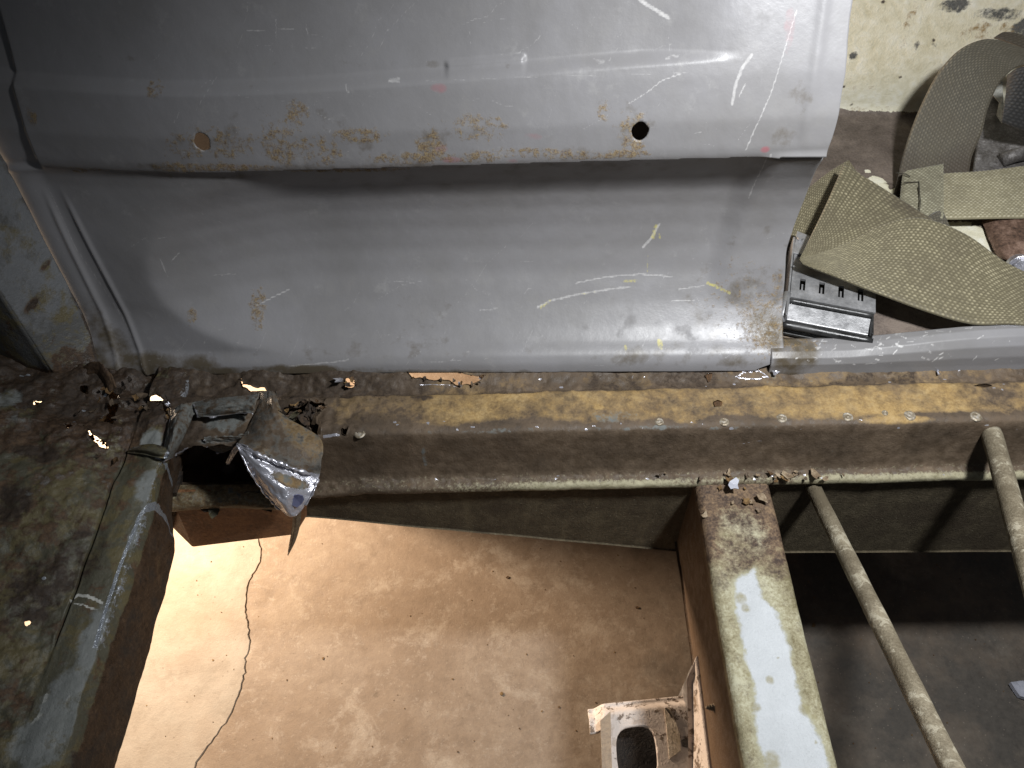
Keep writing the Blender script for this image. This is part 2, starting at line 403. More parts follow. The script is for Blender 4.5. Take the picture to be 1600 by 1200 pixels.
def Yp(x, z):
    zz = zzf(x, z)
    r = np.interp(zz, *T_rec); f = np.interp(zz, *T_flat)
    xb = -.272 + .085*np.clip((.075-zz)/.075, 0, 1)**2.2
    wd = .024 + .15*sstep((zz-.035)/.10)
    g = np.clip((-.135-x)/.140, 0, 1.6)**2
    dpt = (r-f)*.86-.041*g
    k_ = .0012+.0045*sstep((zz-.085)/.05); y = f+np.where(zz < .1645, .5*(dpt+np.sqrt(dpt*dpt+4*k_*k_))-k_*.9*np.exp(-(dpt/.02)**2)*0, 0)*sstep((zz-.010)/.006)
    q_ = -.225-x; y = y + .13*.5*(q_+np.sqrt(q_*q_+.0004))*sstep((zz+.002)/.05)
    # shallower flange towards the free right edge
    y = y - .0065*sstep((x-(.158+.13*(zz-.1)))/.022)*sstep((zz-.03)/.03)*sstep((.170-zz)/.012)
    y = y - .0012*np.exp(-((x-(.196+.02*(zz-.2)))/.004)**2)*sstep((zz-.17)/.02)
    # band stands proud of the corner on the left
    xl = -.331-.08*(z-.143)
    y = y + .0045*sstep((xl-x)/.004)*sstep((zz-.160)/.006)
    # step back above the band, ending in a rounded tip
    zr = .2215+.004*np.sin(x*9)
    t = sstep((.152-x)/.014)
    y = y + .0085*sstep((.156-x)/.075)*sstep((zz-zr)/.0052)*(1-sstep((zz-zr-.005)/.09))
    y = y - .0025*sstep((x+.045)/.004)*sstep((.010-x)/.004)*sstep((zz-zr-.001)/.002)*sstep((zr+.009-zz)/.002)
    # two pressed ridges beside the corner
    for x0, sl, h in ((-.2905, -.27, .0016), (-.3105, -.215, .0016)):
        y = y - h*np.exp(-((x-(x0+sl*z))/.0021)**2)*sstep((.135-z)/.03)
    y = y - .004*sstep((-.300-.24*z-x)/.02)*sstep((.16-z)/.03)
    y = y + .0011*(fbm(x, z, 14, 3, 5)-.5) + .00025*(fbm(x, z, 120, 3, 8)-.5)
    return y + .008*(x-X1)
def Sp(u, v):
    r = ray(u, v); t = np.linspace(3.6e-4, 6.0e-4, 1500)
    p = ORG+t[:, None]*r; g = p[:, 1]-Yp(p[:, 0], p[:, 2])
    i = np.argmax(g > 0); k = -g[i-1]/(g[i]-g[i-1]+1e-12); tt = t[i-1]+(t[i]-t[i-1])*k
    q = ORG+tt*r; return (q[0], q[2])
XG = lambda z: -.3235-.235*z                       # seam between panel and pillar
XL = lambda z: -.345-.26*z-.4*np.clip(z-.10, 0, 1)
def xr(z): return X1 + .0022*(fbm(z, z*0, 40, 3, 3)-.5)+.0012*np.sin(z*70) - .02*sstep((.010-z)/.012)
b = np.concatenate([np.linspace(-.0022, .30, 300), np.linspace(.304, .40, 18)]); a = np.linspace(0, 1, 640)
def f_panel(A, B):
    x = XL(B)+A*(xr(B)-XL(B)); return x, Yp(x, B), B
def a_of(x, z): return (x-XL(z))/(xr(np.float64(z))-XL(z))
def hole_panel(u, v, r, sd):
    cx, cz = Sp(u, v); pts = []
    rn = random.Random(sd)
    for k in range(20):
        t = 2*math.pi*k/20; rad = r*(1+rn.uniform(-.06, .06)); zq = cz+rad*1.05*math.sin(t); pts.append((a_of(cx+rad*math.cos(t), zq), zq))
    return pts
holes = [hole_panel(315, 222, .0056, 1), hole_panel(1000, 205, .0058, 2)]
def at_panel(A, B):
    x, _, z = f_panel(A, B); S = {k: np.zeros(len(x)) for k in ('rust', 'white', 'yellow', 'red', 'grime')}
    px = .00052
    def L(k, pts, wd, amt=1): stroke(x, z, S[k], [Sp(*p) for p in pts], wd*px, amt)
    def Bl(k, u, v, rx, ry, amt=1, ang=0):
        S[k] = np.maximum(S[k], amt*blob(x, z, Sp(u, v), rx*px, ry*px, ang))
    # rust specks along the lip of the band
    for u, v, rx, ry, am in [(290, 232, 34, 18, .42), (345, 225, 50, 20, .48), (285, 262, 40, 8, .6), (345, 262, 70, 6, .62), (440, 222, 30, 26, .52), (465, 175, 14, 14, .58),
                             (440, 240, 22, 16, .55), (500, 235, 30, 20, .48), (560, 212, 34, 10, .58), (540, 265, 80, 6, .7), (672, 228, 20, 20, .62), (640, 248, 50, 8, .6),
                             (745, 200, 40, 16, .48), (740, 246, 40, 8, .52), (830, 240, 90, 7, .52), (990, 222, 16, 12, .58), (980, 240, 30, 6, .66), (930, 243, 50, 5, .5),
                             (1150, 460, 60, 50, .28), (1190, 500, 40, 30, .46), (945, 175, 10, 10, .55), (50, 182, 7, 10, .6), (403, 478, 12, 20, .58), (300, 495, 7, 9, .62),
                             (120, 265, 14, 6, .5), (150, 265, 10, 5, .5), (890, 245, 30, 5, .52), (1215, 470, 14, 50, .44), (240, 140, 12, 6, .5), (990, 200, 22, 20, .45), (312, 222, 22, 20, .42)]:
        Bl('rust', u, v, rx*1.15, ry*1.2, am+.07)
        Bl('grime', u, v, rx*1.6, ry*1.7, .30)
    # long pale scuffs
    for pts, wd, am in [([(400, 478), (452, 452)], 2.4, .9), ([(385, 48), (460, 45)], 2, .7), ([(478, 38), (481, 54)], 2.5, .7), ([(1000, 0), (1045, 28)], 6, .9),
                        ([(982, 162), (1010, 145), (1035, 125), (1065, 115)], 2.2, .8), ([(1175, 85), (1160, 105), (1150, 130), (1144, 162)], 6, .75), ([(1165, 130), (1155, 150)], 3, .8),
                        ([(1245, 15), (1225, 80), (1205, 145), (1180, 200), (1165, 235)], 3, .75), ([(1205, 240), (1185, 275), (1170, 310)], 3, .7),
                        ([(840, 480), (860, 470), (900, 460), (950, 452), (985, 448)], 4, .72), ([(900, 442), (950, 432), (1000, 428), (1050, 432)], 3, .75), ([(1030, 350), (1018, 372), (1005, 386)], 6, .8),
                        ([(1060, 452), (1100, 446)], 3, .7), ([(1050, 470), (1090, 468)], 2.5, .7), ([(1085, 460), (1098, 480)], 2, .7), ([(905, 205), (950, 180)], 2, .6), ([(330, 430), (368, 428)], 3, .6),
                        ([(250, 405), (262, 432)], 3, .6), ([(268, 408), (280, 395)], 2.5, .7), ([(420, 75), (432, 85)], 2, .6), ([(240, 95), (250, 85)], 2, .6), ([(0, 215), (70, 320), (110, 420), (195, 560)], 1.3, .45),
                        ([(75, 292), (120, 390), (235, 590)], 2.0, .62), ([(450, 572), (520, 566), (545, 562)], 3, .7), ([(615, 440), (650, 441)], 2, .6), ([(750, 485), (778, 482)], 3, .6), ([(670, 566), (720, 563)], 2.5, .6),
                        ([(1040, 90), (1060, 88)], 2.5, .7), ([(1085, 208), (1095, 207)], 2.5, .7), ([(470, 245), (540, 250)], 2, .5), ([(650, 128), (780, 122), (900, 118), (1000, 116), (1090, 112)], 1.6, .5),
                        ([(415, 205), (425, 207)], 2, .6), ([(340, 345), (352, 352)], 3, .5), ([(310, 330), (335, 345)], 1.5, .5), ([(608, 125), (625, 125)], 3, .8), ([(540, 135), (545, 145)], 3, .8)]:
        L('white', pts, wd*.5, am*.72)
    for pts, wd, am in [([(1025, 352), (1020, 372)], 7, .8), ([(1012, 400), (1012, 425)], 2.5, .7), ([(845, 480), (860, 470)], 4, .7), ([(975, 440), (995, 438)], 4, .8), ([(1105, 442), (1125, 450), (1140, 458)], 5, .9),
                        ([(1030, 535), (1033, 538)], 7, 1), ([(977, 543), (978, 544)], 5, .9), ([(905, 460), (940, 455)], 2, .5), ([(1030, 366), (1031, 372)], 4, .8)]:
        L('yellow', pts, wd*.6, am*.85)
    for u, v, rx, ry, am in [(1195, 234, 6, 5, .9), (1232, 50, 9, 26, .42), (1215, 90, 12, 10, .30), (1180, 190, 6, 12, .3), (685, 138, 12, 6, .5), (705, 250, 16, 5, .55), (690, 232, 10, 6, .42), (380, 260, 40, 4, .35), (830, 215, 18, 6, .35), (800, 252, 10, 4, .4)]:
        Bl('red', u, v, rx, ry, am)
    for u, v, rx, ry, am in [(250, 572, 120, 16, .7), (420, 580, 160, 10, .75), (700, 585, 300, 10, .55), (1180, 470, 60, 70, .42), (1195, 512, 50, 22, .6), (170, 560, 40, 40, .6), (640, 495, 70, 22, .25), (370, 210, 70, 30, .25),
                             (480, 210, 130, 40, .30), (140, 520, 26, 70, .4), (1100, 560, 200, 14, .4), (60, 400, 14, 80, .35), (600, 262, 420, 8, .42), (900, 258, 250, 6, .36), (330, 275, 110, 9, .35), (520, 100, 300, 5, .25), (1240, 180, 22, 160, .22), (560, 545, 320, 10, .28), (1185, 380, 16, 120, .3)]:
        Bl('grime', u, v, rx, ry, am)
    # many faint random scratches, thicker on the lit middle
    r = random.Random(11)
    for i in range(330):
        cu = r.uniform(230, 1215); cv = r.choice([r.uniform(10, 95), r.uniform(130, 240), r.uniform(350, 525), r.uniform(520, 570)])
        ln = r.uniform(.002, .011)*(2 if r.random() < .12 else 1); an = r.gauss(.5, .5) if r.random() < .6 else r.uniform(0, 3.14)
        c = Sp(cu, cv); d = (math.cos(an)*ln, math.sin(an)*ln); k = r.uniform(-.3, .3)*ln
        stroke(x, z, S['white'], [(c[0]-d[0], c[1]-d[1]), (c[0]+k*.4, c[1]-k), (c[0]+d[0], c[1]+d[1])], r.uniform(.0003, .0006), r.uniform(.15, .42))
    return S
panel = surface('bulkhead_panel', a, b, f_panel, M_panel, body, holes, None, at_panel, .0015)
panel['label'] = 'scratched grey pressed steel panel with two bolt holes'

mb = MB(); mb.prism([(-.34, .56, -.004), (.14, .56, -.004), (.14, .66, .42), (-.34, .66, .42)], (0, .003, 0))
mb.prism([(-.34, .4455, .0015), (.14, .4475, .0015), (.14, .562, .0015), (-.34, .562, .0015)], (0, 0, .002)); mb.build('added_backing', M_board0, body)  # added sheets: back the bolt holes and block lamp light behind the panel
# ---- rusted cross rail -------------------------------------------------------
prof = np.array([(.462, .0012), (.444, .0004), (.4375, -.0015), (.424, -.0065), (.4175, -.0065), (.4135, -.001), (.4105, .0008), (.395, .0005), (.379, 0), (.3755, -.0015), (.3738, -.006), (.3690, -.032), (.3662, -.042), (.3640, -.0455), (.3575, -.0468), (.3555, -.0485), (.3555, -.0535), (.3585, -.0545), (.376, -.0545)])
sl = np.concatenate([[0], np.cumsum(np.hypot(*np.diff(prof, axis=0).T))])
s_f = np.linspace(0, sl[-1], 900)
def smooth1(v, k=9):
    p = np.concatenate([np.full(k, v[0]), v, np.full(k, v[-1])]); return np.convolve(p, np.ones(2*k+1)/(2*k+1), 'valid')
PY = smooth1(np.interp(s_f, sl, prof[:, 0])); PZ = smooth1(np.interp(s_f, sl, prof[:, 1]))
S_CH0, S_OC0, S_OC1, S_BR1, S_LE1 = 0, sl[5], sl[9], sl[12], sl[15]
def f_rail(A, B):
    x = A; y = np.interp(B, s_f, PY)+YAW*(x-.05); z = np.interp(B, s_f, PZ)
    ch = sstep((S_OC0+.004-B)/.006); left = sstep((-.08-x)/.06)
    wob = (fbm(x, B, 35, 4, 2)-.5); gr = (fbm(x, B, 190, 3, 4)-.5); fl = (fbm(x, B, 420, 2, 6)-.5)
    le = sstep((B-S_BR1)/.003)*sstep((S_LE1-B)/.003)
    z = z + ch*(.0055*wob+.0024*gr) + (1-ch)*(.0008*wob+.0005*gr) + left*(.007*wob+.002*gr)
    y = y + .0012*wob+.0004*gr
    z = z + le*(.0016*fl+.0012*gr)
    sag = sstep((-.10-x)/.10)*sstep((B-S_OC0)/.02); z = z - .006*sag
    return x, y, z
def Sr(u, v):
    r = ray(u, v); best = None
    ss = np.linspace(0, sl[-1]-.02, 700)
    for x0 in (0,):
        # march: intersection of pixel ray with the extruded profile
        lo = None
        t = np.linspace(4.2e-4, 5.6e-4, 400); p = ORG+t[:, None]*r
        yy = np.interp(ss, s_f, PY); zz = np.interp(ss, s_f, PZ)
        d = (p[:, 1][:, None]-(yy[None, :]+YAW*(p[:, 0]-.05)[:, None]))**2+(p[:, 2][:, None]-zz[None, :])**2
        i, j = np.unravel_index(np.argmin(d), d.shape)
        # take the first near hit
        near = np.where(d.min(1) < 4e-7)[0]
        if len(near): i = near[0]; j = int(np.argmin(d[i]))
    return (p[i, 0], ss[j])
def rp(poly, amp=.0006, step=.003, sd=1): return rough_poly([Sr(*p) for p in poly], amp, step, sd)
rail_holes = [
    rp([(636, 581), (660, 577), (676, 573), (690, 577), (712, 579), (730, 586), (756, 588), (748, 597), (735, 601), (715, 600), (700, 593), (672, 592), (645, 590)], .0007, .003, 4),
    rp([(541, 592), (556, 594), (552, 604), (540, 603)], .0004, .002, 5),
    rp([(441, 645), (452, 634), (468, 633), (484, 625), (512, 628), (500, 632), (486, 633), (492, 650), (500, 668), (488, 688), (466, 684), (452, 668)], .0008, .003, 6),
    rp([(1102, 587), (1113, 584), (1112, 592), (1108, 600), (1103, 593)], .0004, .002, 7),
    rp([(1114, 629), (1121, 625), (1129, 629), (1127, 635), (1117, 636)], .0001, .002, 8),
    rp([(534, 667), (540, 671), (546, 668), (541, 679), (536, 677)], .0003, .002, 9),
    rp([(258, 706), (278, 700), (300, 686), (318, 690), (345, 684), (370, 688), (394, 676), (402, 740), (404, 764), (330, 764), (262, 764), (252, 735)], .0009, .004, 10),
    rp([(212, 622), (240, 620), (262, 624), (267, 640), (270, 650), (256, 655), (248, 640), (232, 630)], .0006, .003, 11),
    rp([(376, 590), (381, 600), (396, 606), (414, 605), (420, 611), (394, 612), (380, 606)], .0004, .003, 12),
    rp([(1520, 603), (1540, 600), (1552, 603), (1535, 605)], .0002, .002, 13),
    rp([(370, 633), (382, 629), (390, 633), (384, 641), (372, 640)], .0003, .002, 14),
]
def at_rail(A, B):
    S = {k: np.zeros(len(A)) for k in ('ochre', 'cream', 'grey', 'dark', 'shine')}
    px = .00048
    right = .62*sstep((A+.155)/.03)+.38*sstep((A+.085)/.03)
    oc = sstep((B-S_OC0+.002+.006*(fbm(A, B, 60, 4, 41)-.5))/.005)*sstep((S_OC1-.0025-B+.014*(fbm(A, B, 45, 4, 43)-.5))/.008)*right
    chn = sstep((S_OC0-B)/.004)
    S['ochre'] = oc*(.58+.95*(fbm(A, B, 24, 4, 21)-.5)) + chn*right*(.20+.6*(fbm(A, B, 22, 3, 33)-.5)) + .12*sstep((B-S_BR1)/.003)
    S['ochre'] += .35*sstep((A-.14)/.1)*chn*(fbm(A, B, 18, 3, 3))
    S['cream'] = sstep((B-(S_LE1-.007))/.004)*sstep((A+.09)/.06)*(.18+.36*sstep((A+.02)/.05)-.3*blob(A, B, Sr(1160, 748), .05, .03)) + .30*sstep((B-S_BR1+.002)/.004)
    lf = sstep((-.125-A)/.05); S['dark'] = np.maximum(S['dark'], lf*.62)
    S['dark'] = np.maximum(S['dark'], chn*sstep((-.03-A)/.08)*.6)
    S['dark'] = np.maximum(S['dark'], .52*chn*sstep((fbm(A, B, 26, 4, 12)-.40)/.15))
    def Bl(k, u, v, rx, ry, amt=1): S[k] = np.maximum(S[k], amt*blob(A, B, Sr(u, v), rx*px, ry*px))
    for u, v, rx, ry, am in [(350, 650, 40, 22, .58), (330, 640, 30, 14, .55), (330, 680, 30, 8, .5), (1020, 668, 60, 5, .5), (820, 672, 200, 5, .34), (1150, 668, 200, 4, .30), (663, 716, 5, 26, .5), (1310, 700, 300, 20, .10), (1200, 590, 120, 12, .25), (1050, 580, 80, 10, .4), (960, 650, 40, 14, .45)]: Bl('grey', u, v, rx, ry, am)
    S['dark'] *= 1-np.clip(S['grey']*1.2, 0, 1)*(A < -.1)
    for u, v, rx, ry, am in [(936, 636, 10, 6, .95), (1300, 640, 120, 20, .6), (1400, 655, 60, 8, .8)]: Bl('ochre', u, v, rx, ry, am)
    for u, v, rx, ry, am in [(590, 620, 60, 16, .42), (580, 655, 50, 16, .45), (660, 620, 22, 8, .6)]: Bl('dark', u, v, rx, ry, am)
    def L(k, pts, wd, amt=1): stroke(A, B, S[k], [Sr(*p) for p in pts], wd*px, amt)
    for pts, wd, am in [([(505, 679), (528, 678)], 2.5, 1), ([(1150, 590), (1165, 582), (1185, 581), (1200, 590), (1180, 594), (1155, 592)], 1.6, .8), ([(258, 705), (300, 690), (330, 692), (345, 700)], 2.2, .85), ([(1140, 700), (1170, 692), (1190, 690)], 1.2, .5), ([(655, 600), (700, 598), (722, 604)], 1.6, .6)]: L('shine', pts, wd, am)
    r = random.Random(5)
    for i in range(46):
        u = r.uniform(500, 1590); v = r.choice([r.uniform(578, 608), r.uniform(655, 672), r.uniform(738, 750)])
        Bl('shine', u, v, r.uniform(1.5, 4), r.uniform(1, 2.6), r.uniform(.55, .95))
    return S
rail = surface('cross_rail', np.linspace(-.268, .52, 640), np.linspace(0, sl[-1], 150), f_rail, M_rail, body, rail_holes, None, at_rail, .0014)
rail['label'] = 'rusty ochre and brown folded steel rail along the panel foot'
# spot welds drilled along the ochre strip
def disc_weld(u, v, r):
    x, s = Sr(u, v); X, Y, Z = (float(q[0]) for q in f_rail(np.array([x]), np.array([s])))
    mb = MB(); c = np.array([X, Y, Z]); n = 14
    rings = [(1.25, -.0006), (1.0, .0009), (.72, .0007), (.55, .0001), (.25, .0008), (.02, .0011)]
    for q, (f, h) in enumerate(rings):
        for k in range(n):
            t = 2*math.pi*k/n; rr_ = r*f*(1+random.uniform(-.04, .04)); mb.v.append((c[0]+rr_*math.cos(t), c[1]+rr_*math.sin(t), c[2]+h*.7))
    for q in range(len(rings)-1):
        for k in range(n): mb.f.append([q*n+k, q*n+(k+1) % n, (q+1)*n+(k+1) % n, (q+1)*n+k])
    return mb
M_weld = mat_simple('spot_weld_steel', [(.25, (.12, .09, .055)), (.5, (.26, .22, .16)), (.8, (.45, .43, .40))], 260, (.35, .6), .3, .0005, .35)
for u, v, r in [(1030, 658, .0030), (1132, 658, .0032), (1222, 652, .0034), (1325, 650, .0034), (1422, 648, .0038), (1383, 645, .0022), (1525, 649, .0038), (562, 678, .0034)]:
    disc_weld(u, v, r).build('spot_weld', M_weld, rail, smooth=True)
# shiny torn shards standing on the rail
def shard(u, v, z, sx, sy, sd, mat=M_bare, parent=None, name='metal_shard', tilt=.7, th=.0006):
    r = random.Random(sd); c = Pz(u, v, z); mb = MB(); n = 9; an = r.uniform(0, 3); pts = []
    for k in range(n):
        t = 2*math.pi*k/n; q = .35+.75*r.random()
        x, y = sx*q*math.cos(t), sy*q*math.sin(t)
        pts.append(c+np.array([x*math.cos(an)-y*math.sin(an), x*math.sin(an)+y*math.cos(an), tilt*y+.25*abs(x)+r.uniform(0, .0008)]))
    cen = sum(pts)/n+np.array([0, 0, -.0008]); k0 = len(mb.v)
    mb.v = [tuple(p) for p in pts]+[tuple(cen)]+[tuple(p-np.array([0, 0, th])) for p in pts]+[tuple(cen-np.array([0, 0, th]))]
    for k in range(n):
        j = (k+1) % n; mb.f += [[k, j, n], [n+1+j, n+1+k, 2*n+1], [k, n+1+k, n+1+j, j]]
    return mb.build(name, mat, parent)
for i, (u, v, z, sx, sy) in enumerate([(530, 595, .001, .005, .006), (1212, 582, -.002, .0065, .003), (656, 596, -.006, .003, .002), (720, 602, -.006, .003, .002), (752, 592, -.006, .0035, .003), (600, 592, -.006, .0015, .0015),
                                      (990, 590, -.006, .0025, .002), (1045, 584, -.006, .0022, .0016), (1288, 582, -.006, .002, .0015), (1465, 582, -.004, .004, .0015), (262, 632, .004, .0022, .0018)]):
    shard(u, v, z, sx, sy, i+2, M_bare, rail)

def hole_lips(px, z, sd, parent, n):
    r = random.Random(sd); m_ = len(px)
    for i in range(n):
        t = i*m_/n; k = int(t); f = t-k; p = px[k]; q = px[(k+1) % m_]
        shard(p[0]+(q[0]-p[0])*f+r.uniform(-2, 2), p[1]+(q[1]-p[1])*f+r.uniform(-1.5, 1.5), z+r.uniform(-.001, .0015), r.uniform(.0012, .0034), r.uniform(.001, .0022), sd*50+i, r.choice([M_dark, M_rail, M_liner, M_dark]), parent, 'rust_scale', r.uniform(-.9, .9))
hole_lips([(636, 581), (660, 577), (676, 573), (690, 577), (712, 579), (730, 586), (756, 588), (748, 597), (735, 601), (715, 600), (700, 593), (672, 592), (645, 590)], -.003, 31, rail, 15)
hole_lips([(541, 592), (556, 594), (552, 604), (540, 603)], -.003, 32, rail, 7)
hole_lips([(441, 645), (452, 634), (468, 633), (484, 625), (512, 628), (500, 640)], .002, 33, rail, 14)
# inside of the box section behind the cut opening
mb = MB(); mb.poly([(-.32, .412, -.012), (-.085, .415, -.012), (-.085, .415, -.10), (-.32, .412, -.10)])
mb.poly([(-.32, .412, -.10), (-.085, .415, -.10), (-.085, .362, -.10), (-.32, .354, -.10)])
mb.build('box_inner', M_void, body)  # shade inside the box is put into the black colour
# drooping lower lip left of the torn flap
def grid_sheet(name, ctrl, mat, parent, nu=24, nv=24, noise=.0008, sd=1, attrs=None, thick=.0012, scale=60):
    """ctrl: rows of 3-D points, smooth Catmull-Rom patch"""
    C = np.array(ctrl, float)
    def cr(P, t):
        n = len(P); k = min(int(t*(n-1)), n-2); f = t*(n-1)-k
        p0 = P[max(k-1, 0)]; p1 = P[k]; p2 = P[k+1]; p3 = P[min(k+2, n-1)]
        return .5*((2*p1)+(-p0+p2)*f+(2*p0-5*p1+4*p2-p3)*f*f+(-p0+3*p1-3*p2+p3)*f**3)
    rows = np.array([[cr(C[i], t) for t in np.linspace(0, 1, nu)] for i in range(len(C))])
    G = np.array([[cr(rows[:, j], t) for j in range(nu)] for t in np.linspace(0, 1, nv)])
    def fn(A, B):
        i = np.clip(np.round(A).astype(int), 0, nv-1); j = np.clip(np.round(B).astype(int), 0, nu-1)
        P = G[i, j]
        d = noise*2*(fbm(A*1.0, B*1.0, scale/100., 3, sd)-.5)
        return P[:, 0]+d*.3, P[:, 1]-d*.6, P[:, 2]+d
    return surface(name, np.arange(nv, dtype=float), np.arange(nu, dtype=float), fn, mat, parent, (), None, attrs, thick)
def flat_attr(**kw):
    return lambda A, B: {k: np.full(len(A), kw.get(k, 0.0)) for k in ('ochre', 'cream', 'grey', 'dark', 'shine')}
lip = grid_sheet('lower_lip', [[Pz(262, 757, -.052), Pz(310, 757, -.052), Pz(360, 757, -.052), Pz(405, 757, -.052), Pz(440, 762, -.054)],
                              [Pz(252, 776, -.050), Pz(305, 775, -.050), Pz(360, 776, -.051), Pz(410, 778, -.052), Pz(445, 780, -.054)],
                              [Pz(243, 798, -.058), Pz(300, 792, -.056), Pz(360, 790, -.056), Pz(420, 793, -.058), Pz(450, 795, -.06)],
                              [Pz(240, 803, -.066), Pz(300, 797, -.064), Pz(360, 794, -.064), Pz(424, 797, -.066), Pz(452, 798, -.067)]], M_rail, body, 60, 30, .0007, 3,
                 flat_attr(grey=.35, ochre=.42, dark=.2, cream=.42))
for i, (u, v, sx) in enumerate([(335, 797, .009), (322, 794, .005), (420, 796, .005)]): shard(u, v, -.066, sx, .006, 40+i, M_dark if i else M_sill, lip, 'weld_slag', .2)

def at_peel(A, B):
    n = A.max(); m = B.max(); a_, b_ = A/n, B/m
    S = {k: np.zeros(len(A)) for k in ('ochre', 'cream', 'grey', 'dark', 'shine')}
    S['grey'] = np.full(len(A), .55); S['dark'] = np.full(len(A), .3)
    S['shine'] = .8*np.maximum(sstep((.07-b_)/.06), sstep((a_-.93)/.06))*(fbm(A, B, .2, 2, 3) > .4)
    return S
for ctrl in ([[(270, 640, .004), (286, 630, .007), (306, 628, .003)], [(262, 668, .006), (276, 660, .014), (300, 655, .004)], [(256, 700, .004), (268, 694, .013), (284, 690, .000)], [(250, 722, -.004), (260, 720, .002), (270, 716, -.010)]],
             [[(318, 684, -.003), (340, 682, -.002), (366, 682, -.002), (388, 676, .002)], [(322, 694, -.010), (344, 696, -.014), (366, 694, -.012), (384, 690, -.006)], [(328, 702, -.022), (346, 708, -.026), (362, 702, -.022), (376, 700, -.018)]],
             [[(300, 628, .002), (340, 622, .006), (380, 618, .006), (404, 614, .008)], [(304, 640, .006), (342, 634, .013), (378, 630, .012), (400, 630, .012)], [(308, 652, .002), (342, 650, .004), (374, 646, .004), (394, 646, .006)]]):
    grid_sheet('peeled_strip', [[Pz(*p) for p in row] for row in ctrl], M_rail, body, 40, 40, .0016, 12, at_peel, .0013, 22)
# ---- torn flap ---------------------------------------------------------------
def at_flap(A, B):
    n = A.max(); m = B.max(); a_, b_ = A/n, B/m
    S = {k: np.zeros(len(A)) for k in ('ochre', 'cream', 'grey', 'dark', 'shine')}
    S['grey'] = .44*np.ones(len(A)); S['dark'] = .36*np.ones(len(A)); S['ochre'] = .36*blob(a_, b_, (.42, .35), .10, .2)
    S['ochre'] = np.maximum(S['ochre'], .62*blob(a_, b_, (.66, .68), .05, .2)); S['ochre'] = np.maximum(S['ochre'], .5*blob(a_, b_, (.25, .9), .2, .2))
    S['shine'] = .78*sstep((a_-.50)/.05)*(1-.8*blob(a_, b_, (.66, .68), .05, .22)); S['dark'] *= 1-sstep((a_-.5)/.05)
    S['shine'] = np.maximum(S['shine'], .8*sstep((.035-b_)/.03)*sstep((a_-.5)/.05)); S['shine'] = np.maximum(S['shine'], .75*sstep((b_-.965)/.03)*sstep((a_-.55)/.05))
    return S
Pp = lambda u, v, y: Py(u, v, y)
flap = grid_sheet('torn_flap', [
    [Pp(409, 612, .412), Pp(416, 611, .412), Pp(424, 611, .411), Pp(432, 612, .410)],
    [Pp(400, 640, .396), Pp(413, 642, .390), Pp(428, 643, .386), Pp(444, 648, .386)],
    [Pp(385, 672, .378), Pp(410, 676, .366), Pp(440, 684, .362), Pp(500, 684, .366)],
    [Pp(371, 694, .356), Pp(405, 707, .345), Pp(450, 722, .343), Pp(502, 722, .348)],
    [Pp(372, 698, .349), Pp(405, 717, .340), Pp(450, 736, .338), Pp(498, 748, .341)],
    [Pp(388, 735, .337), Pp(415, 748, .329), Pp(450, 762, .326), Pp(489, 772, .330)],
    [Pp(412, 770, .327), Pp(428, 778, .321), Pp(448, 786, .318), Pp(474, 794, .322)],
    [Pp(445, 803, .317), Pp(450, 806, .315), Pp(456, 808, .314), Pp(463, 806, .316)]], M_rail, body, 44, 90, .0020, 8, at_flap, .0014, 14)
flap['label'] = 'torn bent steel flap with bright cut edges'
# heat-blued tip, hooked corner and the long thin spike
M_blue = mat_simple('heat_blued_steel', [(.3, (.13, .14, .26)), (.6, (.24, .25, .40))], 60, (.25, .4), .2, .0005, .6)
def plate_px(name, pts, y, off, mat, parent, bevel=0): 
    mb = MB(); mb.prism([Py(u, v, y if not hasattr(y, '__len__') else y[i]) for i, (u, v) in enumerate(pts)], off); return mb.build(name, mat, parent, bevel)
plate_px('heat_mark', [(453, 780), (458, 775), (465, 773), (473, 775), (475, 781), (471, 788), (464, 793), (457, 790)], [.3220, .3225, .3228, .3224, .3210, .3190, .3172, .3180], (0, .0006, 0), M_blue, flap)
grid_sheet('bent_spike', [[Pp(458, 800, .322), Pp(464, 797, .319), Pp(471, 793, .323)], [Pp(456, 825, .328), Pp(461, 824, .323), Pp(469, 820, .329)], [Pp(452, 848, .332), Pp(456, 848, .328), Pp(462, 845, .333)], [Pp(449, 867, .336), Pp(450, 868, .334), Pp(452, 865, .337)]],
           M_rail, flap, 12, 40, .0003, 4, flat_attr(cream=.4, grey=.3, ochre=.3), .001)
grid_sheet('hooked_corner', [[Pp(371, 694, .355), Pp(378, 695, .352), Pp(386, 698, .348)], [Pp(362, 704, .360), Pp(366, 703, .359), Pp(371, 703, .355)], [Pp(352, 724, .366), Pp(354, 726, .364), Pp(357, 726, .362)]], M_bare, flap, 8, 20, .0005, 6, None, .001)
# bright burr along the crease and the cut sides
def burr(px, y, r, sd, parent):
    rn = random.Random(sd); pts = []; rad = []
    for (u0, v0, y0), (u1, v1, y1) in zip(px, px[1:]):
        k = max(2, int(math.hypot(u1-u0, v1-v0)/4))
        for j in range(k):
            t = j/k; pts.append(Py(u0+(u1-u0)*t+rn.uniform(-1, 1), v0+(v1-v0)*t+rn.uniform(-1, 1), y0+(y1-y0)*t-.0004)); rad.append(r*rn.uniform(.35, 1.3))
    mb = MB(); mb.tube(pts, rad, 7); mb.build('cut_burr', M_bare, parent, smooth=True)
burr([(371, 694, .354), (405, 711, .3415), (450, 729, .3390), (490, 744, .3415)], 0, .0016, 3, flap)
burr([(372, 698, .3485), (388, 735, .3365), (412, 770, .3265), (440, 800, .3175)], 0, .0009, 4, flap)
burr([(497, 748, .3405), (489, 772, .3295), (474, 793, .3215)], 0, .0010, 5, flap)
